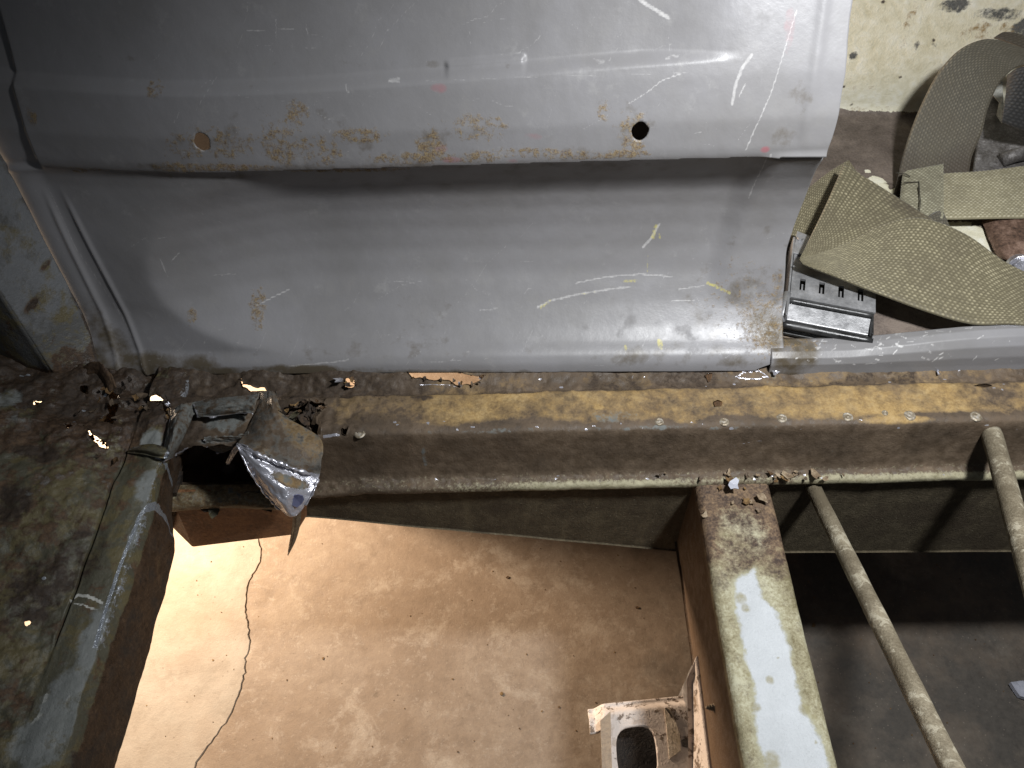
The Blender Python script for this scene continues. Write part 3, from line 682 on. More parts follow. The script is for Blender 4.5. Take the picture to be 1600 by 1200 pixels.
# crumpled scale in the torn pocket beside the flap
rn = random.Random(9)
for i in range(22):
    u, v = rn.uniform(448, 494), rn.uniform(642, 684)
    shard(u, v, -.012+rn.uniform(-.004, .012), rn.uniform(.004, .009), rn.uniform(.003, .007), 60+i, rn.choice([M_dark, M_dark, M_rail, M_dark, M_sill]), flap, 'rust_scale', rn.uniform(-1.2, 1.4))
for i, (u, v, u2, v2, w_) in enumerate([(478, 640, 484, 622, 4), (490, 655, 494, 640, 4), (444, 652, 441, 636, 3), (498, 672, 500, 655, 3)]):
    mb = MB(); mb.prism([Pz(u-w_, v+8, -.004), Pz(u+w_, v+9, -.004), Pz((u+u2)/2+2, (v+v2)/2, .006), Pz(u2, v2, .012)], (0, .001, -.0004)); mb.build('torn_tooth', M_rail if i % 2 else M_dark, flap)
mb = MB(); mb.poly([Pz(436, 640, -.03), Pz(520, 655, -.03), Pz(512, 700, -.03), Pz(436, 700, -.03)]); mb.build('pocket_back', M_dark, flap)

# ---- lower rail seen under the ledge -----------------------------------------------
def mat_board():
    m = Mat('dusty_lower_rail'); n1 = m.noise(14, 6, .65); n2 = m.noise(90, 6, .7); n3 = m.noise(500, 4, .75)
    c = m.ramp(m.math('MULTIPLY_ADD', n3, .4, m.math('MULTIPLY', n2, .6)), (.2, (.055, .043, .027)), (.5, (.098, .079, .050)), (.8, (.165, .135, .088)))
    st = m.noise(30, 5, .7, vec=m.pos((3.0, 1, .35))); c = m.mix(m.ramp(st, (.52, 0.0), (.85, .55)), c, (.16, .132, .08))
    c = m.mix(m.ramp(n1, (.48, 0.0), (.66, .6)), c, (.06, .045, .03))
    spk = m.ramp(m.vor(170), (.05, .6), (.12, 0.0)); c = m.mix(spk, c, (.30, .28, .20))
    nb = m.bump(n3, .6, .0015); return m.out(c, .85, 0, nb, .25)
M_board = mat_board()
YB = lambda x: .3592+YAW*(x-.05)
def Pb(u, v, dy=0):
    r = ray(u, v); t = (.3592-YAW*.05+dy)/(r[1]-YAW*r[0]); return ORG+r*t
def strip(name, lower, x0, x1, mat, ztop=-.0535, th=.0012):
    # sheet between ztop and a lower edge polyline of px measurements on the board plane
    L_ = np.array([Pb(*p) for p in lower])
    def fn(A, B):
        zb = np.interp(A, L_[:, 0], L_[:, 2]); z = ztop+(zb-ztop)*B
        return A, YB(A)+.0010*(fbm(A, z, 22, 3, 4)-.5), z
    return surface(name, np.linspace(x0, x1, 260), np.linspace(0, 1, 50), fn, mat, body, (), None, None, th)
brd = strip('lower_rail', [(455, 803), (470, 805), (760, 832), (1065, 861), (1100, 863), (1240, 862), (1700, 860)], Pb(470, 805)[0], .60, M_board)
brd['label'] = 'dusty olive brown lower rail in shadow below the ledge'
M_orange = mat_simple('bare_brown_gusset', [(.3, (.10, .045, .022)), (.52, (.22, .105, .05)), (.7, (.34, .18, .085))], 40, (.28, .5), .3, .0008, .25, .5)
g = [Pb(268, 824, -.002), Pb(300, 856, -.010), Pb(462, 836, -.004), Pb(480, 806, -.001), Pb(480, 770, 0), Pb(262, 770, 0)]
mb = MB(); mb.prism(g, (0, .004, 0)); gus = mb.build('gusset_plate', M_orange, body, .0015); gus['label'] = 'angular brown gusset plate lit orange from below'
mb = MB(); mb.prism([Pb(205, 770, -.004), Pb(276, 770, -.003), Pb(274, 806, -.004), Pb(266, 832, -.006), Pb(230, 815, -.006)], (0, .02, 0)); mb.build('sill_end_plate', M_dark, body)

# ---- cross member ----------------------------------------------------------------
def mat_member():
    m = Mat('peeling_white_member'); n1 = m.noise(28, 6, .65); n2 = m.noise(110, 6, .7, off=2); n3 = m.noise(480, 4, .72)
    rust = m.ramp(m.math('MULTIPLY_ADD', n3, .4, m.math('MULTIPLY', n2, .6)), (.33, (.050, .032, .022)), (.5, (.125, .082, .052)), (.66, (.23, .155, .09)))
    ol = m.ramp(m.math('MULTIPLY_ADD', n3, .35, m.math('MULTIPLY', n1, .65)), (.33, (.165, .14, .075)), (.5, (.30, .27, .17)), (.66, (.46, .44, .31)))
    c = m.mix(m.thr(m.attr('olive'), n2, .30, .75, .9), rust, ol)
    wh = m.thr(m.attr('white'), m.math('MULTIPLY_ADD', m.noise(26, 8, .7, .6, off=6), .6, m.math('MULTIPLY', m.noise(120, 6, .7, off=7), .4)), .44, .66, .95)
    c = m.mix(m.thr(m.attr('white'), m.noise(70, 6, .62, .6, off=6), .22, .62, .55), c, m.mix(n2, (.30, .28, .17), (.46, .45, .34)))
    c = m.mix(wh, c, m.mix(m.noise(14, 8, .7, off=11), (.40, .42, .43), (.60, .625, .65)))
    sp = m.math('MULTIPLY', m.thr(m.attr('spot'), n2, .30, .95, .8), .8); c = m.mix(sp, c, (.26, .23, .12))
    br = m.attr('brown'); c = m.mix(br, c, m.mix(n1, (.075, .043, .022), (.115, .07, .036)))
    nb = m.bump(n3, .45, .0012); nb = m.bump(wh, .5, .0008, nb); nb = m.bump(n2, .25, .003, nb)
    return m.out(c, m.mix(wh, m.ramp(n2, (.3, .6), (.7, .85)), (.38, .38, .38)), 0, nb, .4)
M_member = mat_member()
ZT = -.050
xl0, xr0 = Pz(1088, 760, ZT), Pz(1205, 760, ZT); xl1, xr1 = Pz(1163, 1200, ZT), Pz(1312, 1200, ZT)
cs = [(0, -.098, .012), (0, -.098, 0)]; R = .006
P_ = [(-.010, -.099), (-.002, -.0985), (0, -.096), (0, -.05), (0, -R-.001)]
for k in range(1, 7): t = math.pi/2*k/6; P_.append((R-R*math.cos(t), -R+R*math.sin(t)))
n0 = len(P_); 
for k in range(1, 24): P_.append((k/24.0, 0, 1))
prof_m = []
def member_fn(A, B):
    # A along the length 0..1 (far to near), B along the section 0..1 : left side, rounded edge, top, rounded edge, right side
    y0, y1 = .392, -.02
    y = y0+(y1-y0)*A
    xl = np.interp(y, [xl1[1], xl0[1]], [xl1[0], xl0[0]]); sl_l = (xl0[0]-xl1[0])/(xl0[1]-xl1[1]); xl = xl1[0]+(y-xl1[1])*sl_l
    sl_r = (xr0[0]-xr1[0])/(xr0[1]-xr1[1]); xr_ = xr1[0]+(y-xr1[1])*sl_r
    W = xr_-xl; D = .096
    # arc-length style section
    x = np.empty_like(A); z = np.empty_like(A)
    s = B*(2*D+.057)
    Lw = .057
    def seg(s0):
        pass
    left = s < D; topm = (s >= D) & (s <= D+Lw); rt = s > D+Lw
    x[left] = xl[left]; z[left] = ZT-(D-s[left])
    tt = (s[topm]-D)/Lw; x[topm] = xl[topm]+W[topm]*tt; z[topm] = ZT
    x[rt] = xr_[rt]; z[rt] = ZT-(s[rt]-D-Lw)
    # round the long edges
    for sx, xe in ((1, xl), (-1, xr_)):
        dx = sx*(x-xe); dz = ZT-z
        c = (dx < R) & (dz < R)
        vx = R-dx[c]; vz = R-dz[c]; ln = np.hypot(vx, vz)+1e-9; sc_ = np.minimum(1, R/ln)
        x[c] = xe[c]+sx*(R-vx*sc_); z[c] = ZT-(R-vz*sc_)
    z = z+.0010*(fbm(x, y, 40, 4, 3)-.5)*(z > ZT-.02); x = x+.0020*(fbm(y, z, 18, 3, 5)-.5)
    return x, y, z
def at_member(A, B):
    x, y, z = member_fn(A, B); S = {k: np.zeros(len(A)) for k in ('olive', 'white', 'spot', 'brown')}
    top_ = z > ZT-.008
    S['olive'] = .85*sstep((.335-y)/.085)
    Wp = [Pz(u, v, ZT)[:2] for u, v in [(1150, 905), (1180, 888), (1190, 930), (1215, 960), (1228, 990), (1240, 1050), (1258, 1110), (1282, 1150), (1300, 1200), (1330, 1300), (1225, 1300), (1190, 1180), (1180, 1130), (1178, 1080), (1165, 1030), (1158, 985), (1150, 955)]]
    ins = inpoly(x, y, Wp); d = np.full(len(x), 9.0)
    for i in range(len(Wp)): d = np.minimum(d, seg_dist(x, y, Wp[i], Wp[(i+1) % len(Wp)]))
    S['white'] = np.clip(.5+np.where(ins, d, -d)/.012, 0, 1)*top_
    for u, v, r in [(1203, 1062, 7), (1257, 1108, 9), (1272, 1120, 5), (1275, 1160, 3), (1158, 935, 10), (1165, 950, 8), (1205, 1190, 14), (1180, 1105, 8), (1215, 1027, 2), (1170, 1055, 3)]:
        S['spot'] = np.maximum(S['spot'], .9*blob(x, y, Pz(u, v, ZT)[:2], r*.00045))
    S['brown'] = sstep((ZT-.006-z)/.006)*(x < (xl0[0]+xr0[0])/2+.01)
    S['olive'] = np.maximum(S['olive'], .5*blob(x, y, Pz(1160, 840, ZT)[:2], .022, .03))
    return S
mem = surface('cross_member', np.linspace(0, 1, 300), np.linspace(0, 1, 150), member_fn, M_member, body, (), None, at_member, .002, flip=True)
mem['label'] = 'pale painted box cross member with rusty upper end'
t_ = MB(); t_.prism([(-.25, .60, -.24), (.55, .60, -.24), (.55, .60, -.449), (-.25, .60, -.449)], (0, .004, 0)); t_.build('rear_shade_plate', M_dark, body)  # added unseen plate, shades the floor near the cross member from the lamp
t_ = MB(); t_.prism([(.198, .62, -.10), (.192, -.05, -.10), (.236, -.05, -.449), (.240, .62, -.449)], (.004, 0, 0)); t_.build('side_shade_plate', M_dark, body)  # added plate hidden by the member, keeps lamp light off the right bay
# screw tip poking out of its left side
M_screw = mat_simple('dull_zinc_screw', [(.3, (.18, .14, .09)), (.6, (.38, .32, .24))], 300, (.4, .6), .4, .0005, .3)
q = Px(1143, 1106, xl1[0]+.012); q = np.array([xl1[0]+.010, q[1], q[2]])
mb = MB(); pts = []; rad = []
for k in range(40):
    t = k/39; pts.append(q+np.array([-.017*t, 0, .0008*t])); rad.append((.0042*(1-t)**.6+.0003)*(1+.18*math.sin(k*1.6)))
mb.tube(pts, rad, 14); mb.build('screw_tip', M_screw, mem, smooth=True)

# ---- left side: corner pillar and rotten sill ----------------------------------------
def f_pil(A, B):
    # A: 0 gap edge .. 1 far left ; B = z
    z = B; xg = XG(z); yg = Yp(XG(z), np.clip(z, -.005, .39))-.0025
    xr_ = -.352-.13*z; yr_ = .412+.14*z
    x2 = -.64+0*z; y2 = .52+.14*z
    k = .42; t1 = np.clip(A/k, 0, 1); t2 = np.clip((A-k)/(1-k), 0, 1)
    x = xg+(xr_-xg)*t1+(x2-xr_)*t2; y = yg+(yr_-yg)*t1+(y2-yr_)*t2
    y = y+.0035*np.exp(-((A-k)/.03)**2)
    bot = sstep((.045-z)/.05); y = y+.004*(fbm(x, z, 40, 4, 2)-.5)*(.25+bot); x = x+.003*(fbm(z, x, 50, 3, 7)-.5)*bot
    return x, y, z
def Sl(u, v):
    # (A,z) on the pillar by search
    AA, ZZ = np.meshgrid(np.linspace(0, 1, 160), np.linspace(-.02, .3, 320), indexing='ij'); X, Y, Z = f_pil(AA.ravel(), ZZ.ravel())
    d = np.stack([X, Y, Z], -1)-ORG; r = ray(u, v); r = r/np.linalg.norm(r); e = np.linalg.norm(np.cross(d, r), axis=1)
    i = np.argmin(e); return AA.ravel()[i], ZZ.ravel()[i]
def pil_p(u, v): A, z = Sl(u, v); X, Y, Z = f_pil(np.array([A]), np.array([z])); return (float(X[0]), float(Z[0]))
def at_pil(A, B):
    x, y, z = f_pil(A, B); S = {k: np.zeros(len(A)) for k in ('rust', 'dark', 'white', 'pale', 'shine')}
    S['pale'] = .62*sstep((.42-A)/.05)*sstep((z-.018)/.05); S['rust'] = .75*sstep((.040-z)/.035)+.12
    S['rust'] = np.maximum(S['rust'], .42*sstep((A-.45)/.1))
    for u, v, r, am in [(52, 474, 9, .62), (75, 535, 10, .5), (100, 560, 18, .6), (70, 415, 5, .6), (20, 520, 22, .5)]:
        bl = am*blob(x, z, pil_p(u, v), r*.0005); S['rust'] = np.maximum(S['rust'], bl); S['pale'] *= 1-bl
    S['dark'] = np.maximum(.75*sstep((.035-A)/.03), .8*blob(x, z, pil_p(52, 476), .0028))  # gap edge painted dark as the seam's shadow line; rust spot centre darkened
    S['dark'] = np.maximum(S['dark'], .5*sstep((A-.5)/.2)*sstep((.10-z)/.06))
    return S
pil = surface('corner_pillar', np.linspace(0, 1, 130), np.concatenate([np.linspace(-.022, .17, 150), np.linspace(.175, .40, 20)]), f_pil, M_pillar, body, (), None, at_pil, .0015, flip=True)
pil['label'] = 'pale grey corner pillar strip rusting at its foot'
def f_sill(A, B):
    # A: section coordinate 0 (inner bottom) .. ; B = y
    y = B
    XS = np.array([0, .10, .20, .24, .30, .36, .42, .46, .50, .60, .75, .9, 1.0])
    SX = np.array([-.2475, -.2495, -.2525, -.2560, -.2640, -.2720, -.2790, -.2825, -.2860, -.302, -.335, -.390, -.62])
    SZ = np.array([-.050, -.030, -.008, .0005, .0030, .0040, .0036, .0040, .0055, .0120, .0200, .035, .12])
    x = np.interp(A, XS, SX); z = np.interp(A, XS, SZ)
    x = x-.015*sstep((y-.29)/.06)*np.clip(1-A/.24, 0, 1)+.0015*sstep((y-.30)/.1)
    up = sstep((A-.22)/.06); roughz = sstep((A-.44)/.05)
    far = sstep((y-.31)/.07)
    z = z+up*((.0035+.008*roughz+.010*far)*(fbm(x, y, 32, 4, 4)-.5)+(.0008+.0025*roughz+.002*far)*(fbm(x, y, 150, 4, 6)-.5))
    z = z-.013*far*roughz*sstep((y-.36)/.05)
    cw = .46+.03*(fbm(y, y*0, 24, 3, 31)-.5); z = z-.0075*np.exp(-((A-cw)/.007)**2)*sstep((fbm(y, y*0, 30, 3, 13)-.36)/.2)*sstep((.37-y)/.04)
    x = x+(1-up)*.004*(fbm(y, z, 45, 4, 9)-.5)
    return x, y, z
def Ss(u, v, z=.004):
    p = Pz(u, v, z); XS = [0, .10, .20, .24, .30, .36, .42, .46, .50, .60, .75, .9, 1.0]; SX = [-.2475, -.2495, -.2525, -.2560, -.2640, -.2720, -.2790, -.2825, -.2860, -.302, -.335, -.390, -.62]
    return float(np.interp(-p[0], -np.array(SX), XS)), p[1]
def sp(poly, z=.004, sd=1, amp=.0025):
    o = [Ss(u, v, z) for u, v in poly]; r = random.Random(sd)
    out = []
    for i in range(len(o)):
        p = np.array(o[i]); q = np.array(o[(i+1) % len(o)])
        for j in range(3): out.append(tuple(p+(q-p)*j/3+np.array([r.uniform(-.006, .006), r.uniform(-.0007, .0007)])))
    return out
sill_holes = [sp([(142, 683), (152, 688), (163, 693), (173, 702), (168, 707), (158, 704), (147, 695)], .004, 2),
              sp([(57, 632), (65, 632), (66, 641), (56, 642)], .012, 3),
              sp([(138, 568), (150, 564), (166, 576), (175, 598), (179, 636), (172, 660), (152, 657), (150, 648), (160, 640), (165, 612), (158, 588), (148, 576)], .008, 4),
              sp([(124, 604), (138, 602), (136, 616), (126, 616)], .008, 5),
              sp([(122, 671), (133, 672), (134, 676), (124, 675)], .006, 6),
              sp([(250, 630), (262, 628), (263, 640), (266, 652), (258, 655), (254, 644)], .002, 8),
              sp([(215, 622), (240, 619), (252, 624), (250, 632), (238, 630)], .002, 12),
              sp([(34, 968), (44, 964), (42, 972), (36, 976)], .012, 9),
              sp([(100, 668), (112, 664), (116, 672), (106, 674)], .012, 10)]
def at_sill(A, B):
    x, y, z = f_sill(A, B); S = {k: np.zeros(len(A)) for k in ('rust', 'dark', 'white', 'pale', 'shine')}
    px = .00044
    S['rust'] = .32+.14*sstep((A-.44)/.05)+.35*sstep((y-.325)/.05); S['rust'] = np.maximum(S['rust'], .92*sstep((.215-A)/.03))
    def Bl(k, u, v, rx, ry, am=1, an=0, zz=.004):
        c = Pz(u, v, zz)[:2]; S[k] = np.maximum(S[k], am*blob(x, y, c, rx*px, ry*px, an))
    def L(k, pts, wd, am=1, zz=.003): stroke(x, y, S[k], [Pz(u, v, zz)[:2] for u, v in pts], wd*px, am)
    S['dark'] = np.maximum(S['dark'], .7*np.exp(-((A-.46)/.02)**2)*sstep((.36-y)/.05)*fbm(x, y, 30, 3, 5))
    S['dark'] = np.maximum(S['dark'], .45*sstep((.19-A)/.03))
    S['dark'] = np.maximum(S['dark'], .56*sstep((y-.345)/.04))
    for u, v, rx, ry, an in [(150, 1000, 26, 60, 0), (185, 960, 12, 40, 0), (235, 760, 24, 40, 0), (215, 830, 14, 40, 0), (235, 690, 18, 30, 0), (100, 1100, 36, 60, 0), (60, 1160, 40, 40, 0)]: Bl('pale', u, v, rx, ry, .72, an)
    for u, v, rx, ry, am in [(40, 660, 20, 30, .5), (15, 640, 24, 36, .75), (100, 760, 70, 40, .30)]: Bl('pale', u, v, rx, ry, am*.85, 0, .015)
    S['pale'] *= sstep((A-.22)/.03)
    S['rust'] *= 1-.55*np.clip(S['pale'], 0, 1)*(A > .2)
    for u, v, rx, ry, am in [(120, 870, 40, 60, .55), (60, 930, 50, 60, .6), (30, 800, 30, 40, .6), (70, 720, 40, 20, .6), (110, 1180, 20, 60, .5), (180, 1100, 10, 60, .4)]: Bl('dark', u, v, rx, ry, am, 0, .01)
    L('white', [(112, 938), (122, 930), (136, 932), (148, 936), (158, 941)], 3, .8); L('white', [(118, 944), (130, 946), (150, 952)], 2.4, .65); L('white', [(73, 1086), (60, 1130), (48, 1160), (36, 1190)], 3.2, .9); L('white', [(66, 1112), (50, 1132)], 2.5, .7)
    L('shine', [(256, 715), (250, 745), (240, 775), (218, 806), (205, 840), (190, 880), (176, 920), (166, 950), (155, 985), (148, 1010)], 3.0, .95, .001); L('shine', [(246, 715), (262, 716)], 4, 1, .002)
    S['shine'] = np.maximum(S['shine'], .46*np.exp(-((A-.235)/.03)**2)*(.4+fbm(x, y, 60, 3, 2))*sstep((y-.19)/.02))
    for u, v in [(48, 592), (40, 595), (262, 712), (70, 905), (130, 640), (118, 662), (160, 610)]: Bl('shine', u, v, 3, 2.5, .9, 0, .01)
    return S
sill = surface('side_sill', np.linspace(0, 1, 260), np.linspace(.03, .452, 420), f_sill, M_sill, body, sill_holes, None, at_sill, .0014, flip=True)
sill['label'] = 'rotten rust-eaten side sill with flaking grey paint and holes'
hole_lips([(142, 683), (152, 688), (163, 693), (173, 702), (168, 707), (158, 704), (147, 695)], .004, 34, sill, 14)
hole_lips([(57, 632), (65, 632), (66, 641), (56, 642)], .010, 35, sill, 7)
hole_lips([(250, 630), (262, 628), (263, 640), (266, 652), (258, 655), (254, 644)], .003, 36, sill, 9)
rz_ = random.Random(88)
for i in range(46):
    shard(rz_.uniform(0, 235), rz_.uniform(590, 720), .006+rz_.uniform(-.002, .006), rz_.uniform(.002, .006), rz_.uniform(.0015, .004), 900+i, rz_.choice([M_dark, M_liner, M_rail, M_dark]), sill, 'rust_scale', rz_.uniform(-.6, .8))
# pocket of rust behind the big tear
mb = MB()
mb.poly([Pz(96, 560, -.014), Pz(215, 560, -.014), Pz(215, 668, -.014), Pz(96, 668, -.014)])
mb.build('cavity_skin', M_liner, body)
# curled skin of the tear
grid_sheet('torn_curl', [[Pz(128, 575, .012), Pz(140, 566, .018), Pz(156, 566, .020), Pz(170, 580, .016), Pz(180, 605, .012)], [Pz(126, 600, .004), Pz(140, 585, .010), Pz(152, 582, .012), Pz(163, 594, .010), Pz(170, 615, .006)], [Pz(130, 618, -.006), Pz(140, 604, -.006), Pz(150, 602, -.006), Pz(158, 610, -.006), Pz(164, 628, -.008)]],
           M_sill, body, 26, 18, .0015, 3, lambda A, B: {'rust': np.full(len(A), .8), 'dark': np.full(len(A), .2), 'white': np.zeros(len(A)), 'pale': np.zeros(len(A)), 'shine': np.zeros(len(A))}, .0012, 30)
grid_sheet('bent_tab', [[Pz(200, 706, .003), Pz(225, 708, .006), Pz(248, 713, .008), Pz(262, 714, .006)], [Pz(205, 702, .006), Pz(228, 703, .011), Pz(250, 708, .012), Pz(264, 708, .009)], [Pz(222, 697, .006), Pz(240, 696, .010), Pz(256, 700, .010), Pz(268, 702, .008)]],
           M_sill, body, 20, 14, .0006, 5, lambda A, B: {'rust': np.full(len(A), .1), 'dark': np.full(len(A), .45), 'white': np.zeros(len(A)), 'pale': np.full(len(A), .2), 'shine': (B > B.max()*.8)*.7}, .0012, 30)

# ---- grey roll to the right, rear floor and cream wall ----------------------------------
def f_roll(A, B):
    x = A; h = .0125+.016*sstep((x-.22)/.22)+.001*np.sin(x*40)
    th = B   # 0 front bottom .. 1 back
    pt = np.array([(.4335, -.008), (.4345, 0), (.4350, .35), (.4375, .72), (.4425, .95), (.449, 1.02), (.456, .93), (.4610, .6), (.4630, .1)])
    L_ = np.linspace(0, 1, len(pt)); y = np.interp(th, L_, smooth1(pt[:, 0], 0)); k = np.interp(th, L_, pt[:, 1])
    z = np.where(k < 0, k, k*h); z = z+.0008*(fbm(x, y, 45, 3, 3)-.5); y = y+YAW*(x-X1)+.0006*(fbm(x, z, 30, 3, 5)-.5)
    return x, y, z
def at_roll(A, B):
    x, y, z = f_roll(A, B); S = {k: np.zeros(len(A)) for k in ('rust', 'white', 'yellow', 'red', 'grime')}
    S['grime'] = .55*sstep((.10-B)/.12)+.75*blob(x, B, (.222, .6), .022, .6); S['rust'] = .50*blob(x, B, (.225, .8), .03, .4)
    r = random.Random(4)
    for i in range(110):
        c = (r.choice([r.uniform(.24, .34), r.uniform(.22, .45)]), r.uniform(.2, .75)); ln = r.uniform(.001, .006); an = r.uniform(-1, 1)
        B2 = B*.03; stroke(x, B2, S['white'], [(c[0], c[1]*.03), (c[0]+ln*math.cos(an), c[1]*.03+ln*math.sin(an)*.6)], r.uniform(.0004, .0007), r.uniform(.25, .75))
    return S
roll = surface('floor_roll', np.linspace(.205, .60, 330), np.linspace(0, 1, 70), f_roll, M_panel, body, (), None, at_roll, .0015)
roll['label'] = 'scuffed grey rolled lip continuing right of the panel'
def mat_rear():
    m = Mat('rear_floor_paint'); n1 = m.noise(20, 6, .65); n2 = m.noise(110, 6, .7); n3 = m.noise(480, 3, .7)
    br = m.ramp(m.math('MULTIPLY_ADD', n3, .3, m.math('MULTIPLY', n1, .7)), (.33, (.075, .058, .048)), (.5, (.125, .100, .084)), (.66, (.18, .145, .12)))
    cr = m.ramp(m.math('MULTIPLY_ADD', n2, .5, m.math('MULTIPLY', n1, .5)), (.2, (.50, .46, .31)), (.5, (.66, .63, .49)), (.75, (.74, .73, .64)))
    c = m.mix(m.thr(m.attr('cream'), m.noise(90, 6, .7, .5, off=5), .47, .53, .7), br, cr)
    c = m.mix(m.thr(m.attr('soot'), m.noise(55, 6, .7, off=8), .42, .68, 1.1), c, m.mix(n3, (.05, .052, .05), (.16, .16, .15)))
    c = m.mix(m.thr(m.attr('stain'), n2, .4, .7, 1.0), c, (.30, .22, .11))
    sp = m.math('MULTIPLY', m.ramp(m.math('ADD', m.vor(48), m.math('MULTIPLY', n2, .25)), (.14, 1.0), (.20, 0.0)), m.attr('cream')); c = m.mix(sp, c, (.08, .065, .05))
    nb = m.bump(n3, .3, .0008); nb = m.bump(n2, .3, .002, nb)
    return m.out(c, m.ramp(n2, (.3, .5), (.7, .8)), 0, nb, .35)
M_rear = mat_rear()
RZ = .002
wl = Pz(1400, 176, RZ)[1]
def f_rear(A, B):
    # B: 0..1 floor from y=.44 to wl, 1..1.15 fillet, then wall
    y = np.where(B < 1, .455+(wl-.012-.455)*B, wl-.012); z = np.full(len(A), RZ)
    t = np.clip((B-1)/.15, 0, 1)*math.pi/2; f = B >= 1
    y = np.where(f, wl-.012+.012*np.sin(t), y); z = np.where(f, RZ+.012*(1-np.cos(t)), z)
    u_ = np.clip(B-1.15, 0, 9); z = z+u_*.30; y = y+u_*.04
    y = y-.05*(A-.4)*(B/1.0).clip(0, 1)
    z = z+.0016*(fbm(A, B, 14, 3, 3)-.5)+.0005*(fbm(A, B, 70, 3, 3)-.5)
    return A, y, z
def at_rear(A, B):
    x, y, z = f_rear(A, B); S = {k: np.zeros(len(A)) for k in ('cream', 'soot', 'stain')}
    px = .00062
    S['cream'] = sstep((B-1.02-.10*sstep((.40-A)/.1)*0)/.12)
    for u, v, rx, ry in [(1372, 288, 16, 14), (1385, 300, 9, 8), (1356, 267, 5, 3), (1245, 372, 18, 12), (1500, 372, 50, 24), (1520, 385, 40, 24), (1400, 300, 8, 6)]:
        S['cream'] = np.maximum(S['cream'], .95*blob(x, y, Pz(u, v, RZ)[:2], rx*px, ry*px*1.6))
    W = lambda u, v: Py(u, v, wl+.012)[[0, 2]]
    for u, v, rx, ry, am in [(1490, 8, 26, 14, .7), (1560, 20, 50, 12, .62), (1595, 40, 22, 22, .7), (1530, 40, 70, 10, .3), (1430, 68, 7, 10, .65), (1332, 84, 8, 7, .75), (1458, 65, 8, 7, .5), (1400, 60, 60, 40, .12)]:
        S['soot'] = np.maximum(S['soot'], am*blob(x, z, W(u, v), rx*px, ry*px)*(B > 1))
    for u, v, rx, ry, am in [(1420, 35, 10, 40, .45), (1545, 45, 60, 18, .42), (1340, 125, 40, 20, .3), (1400, 160, 120, 6, .4)]:
        S['stain'] = np.maximum(S['stain'], am*blob(x, z, W(u, v), rx*px, ry*px)*(B > 1))
    S['stain'] = np.maximum(S['stain'], .5*blob(x, y, Pz(1250, 520, RZ)[:2], .03, .02))
    return S
rear = surface('rear_floor', np.linspace(.15, .80, 300), np.linspace(0, 2.1, 260), f_rear, M_rear, body, (), None, at_rear, .0015)
rear['label'] = 'brown rear floor rising into a chipped cream painted wall'
mb = MB(); zt = f_rear(np.array([.4]), np.array([1.62])); yt, zt = float(zt[1][0]), float(zt[2][0])

# ================================================================== seat belts
WEB = {}
def mat_web(name, c0, c1, c2):
    m = Mat(name); n1 = m.noise(22, 5, .6); n2 = m.noise(700, 3, .7); h = m.attr('weave')
    c = m.ramp(m.math('MULTIPLY_ADD', n2, .3, m.math('MULTIPLY', h, .75)), (.1, c0), (.6, c1), (1.0, c2))
    c = m.mix(m.ramp(n1, (.3, .35), (.6, 0.0)), c, (.085, .07, .045))
    c = m.mix(m.thr(m.attr('darken'), n1, .3, .8, .6), c, (.055, .042, .03))  # webbing darkened by position along and across the strap
    nb = m.bump(n2, .35, .0004); m.out(c, .62, 0, nb, .35); m.b.inputs['Sheen Weight'].default_value = .15
    return m.m
M_olive = mat_web('olive_webbing', (.050, .042, .024), (.150, .131, .078), (.41, .367, .24))
M_khaki = mat_web('khaki_webbing', (.13, .115, .07), (.30, .27, .175), (.56, .52, .39))
M_brown = mat_web('brown_olive_webbing', (.042, .037, .027), (.095, .084, .060), (.19, .17, .125))
M_shaded = mat_web('shaded_webbing', (.010, .010, .010), (.022, .021, .020), (.05, .048, .044))  # near-black webbing: shade inside the loop put into the colour
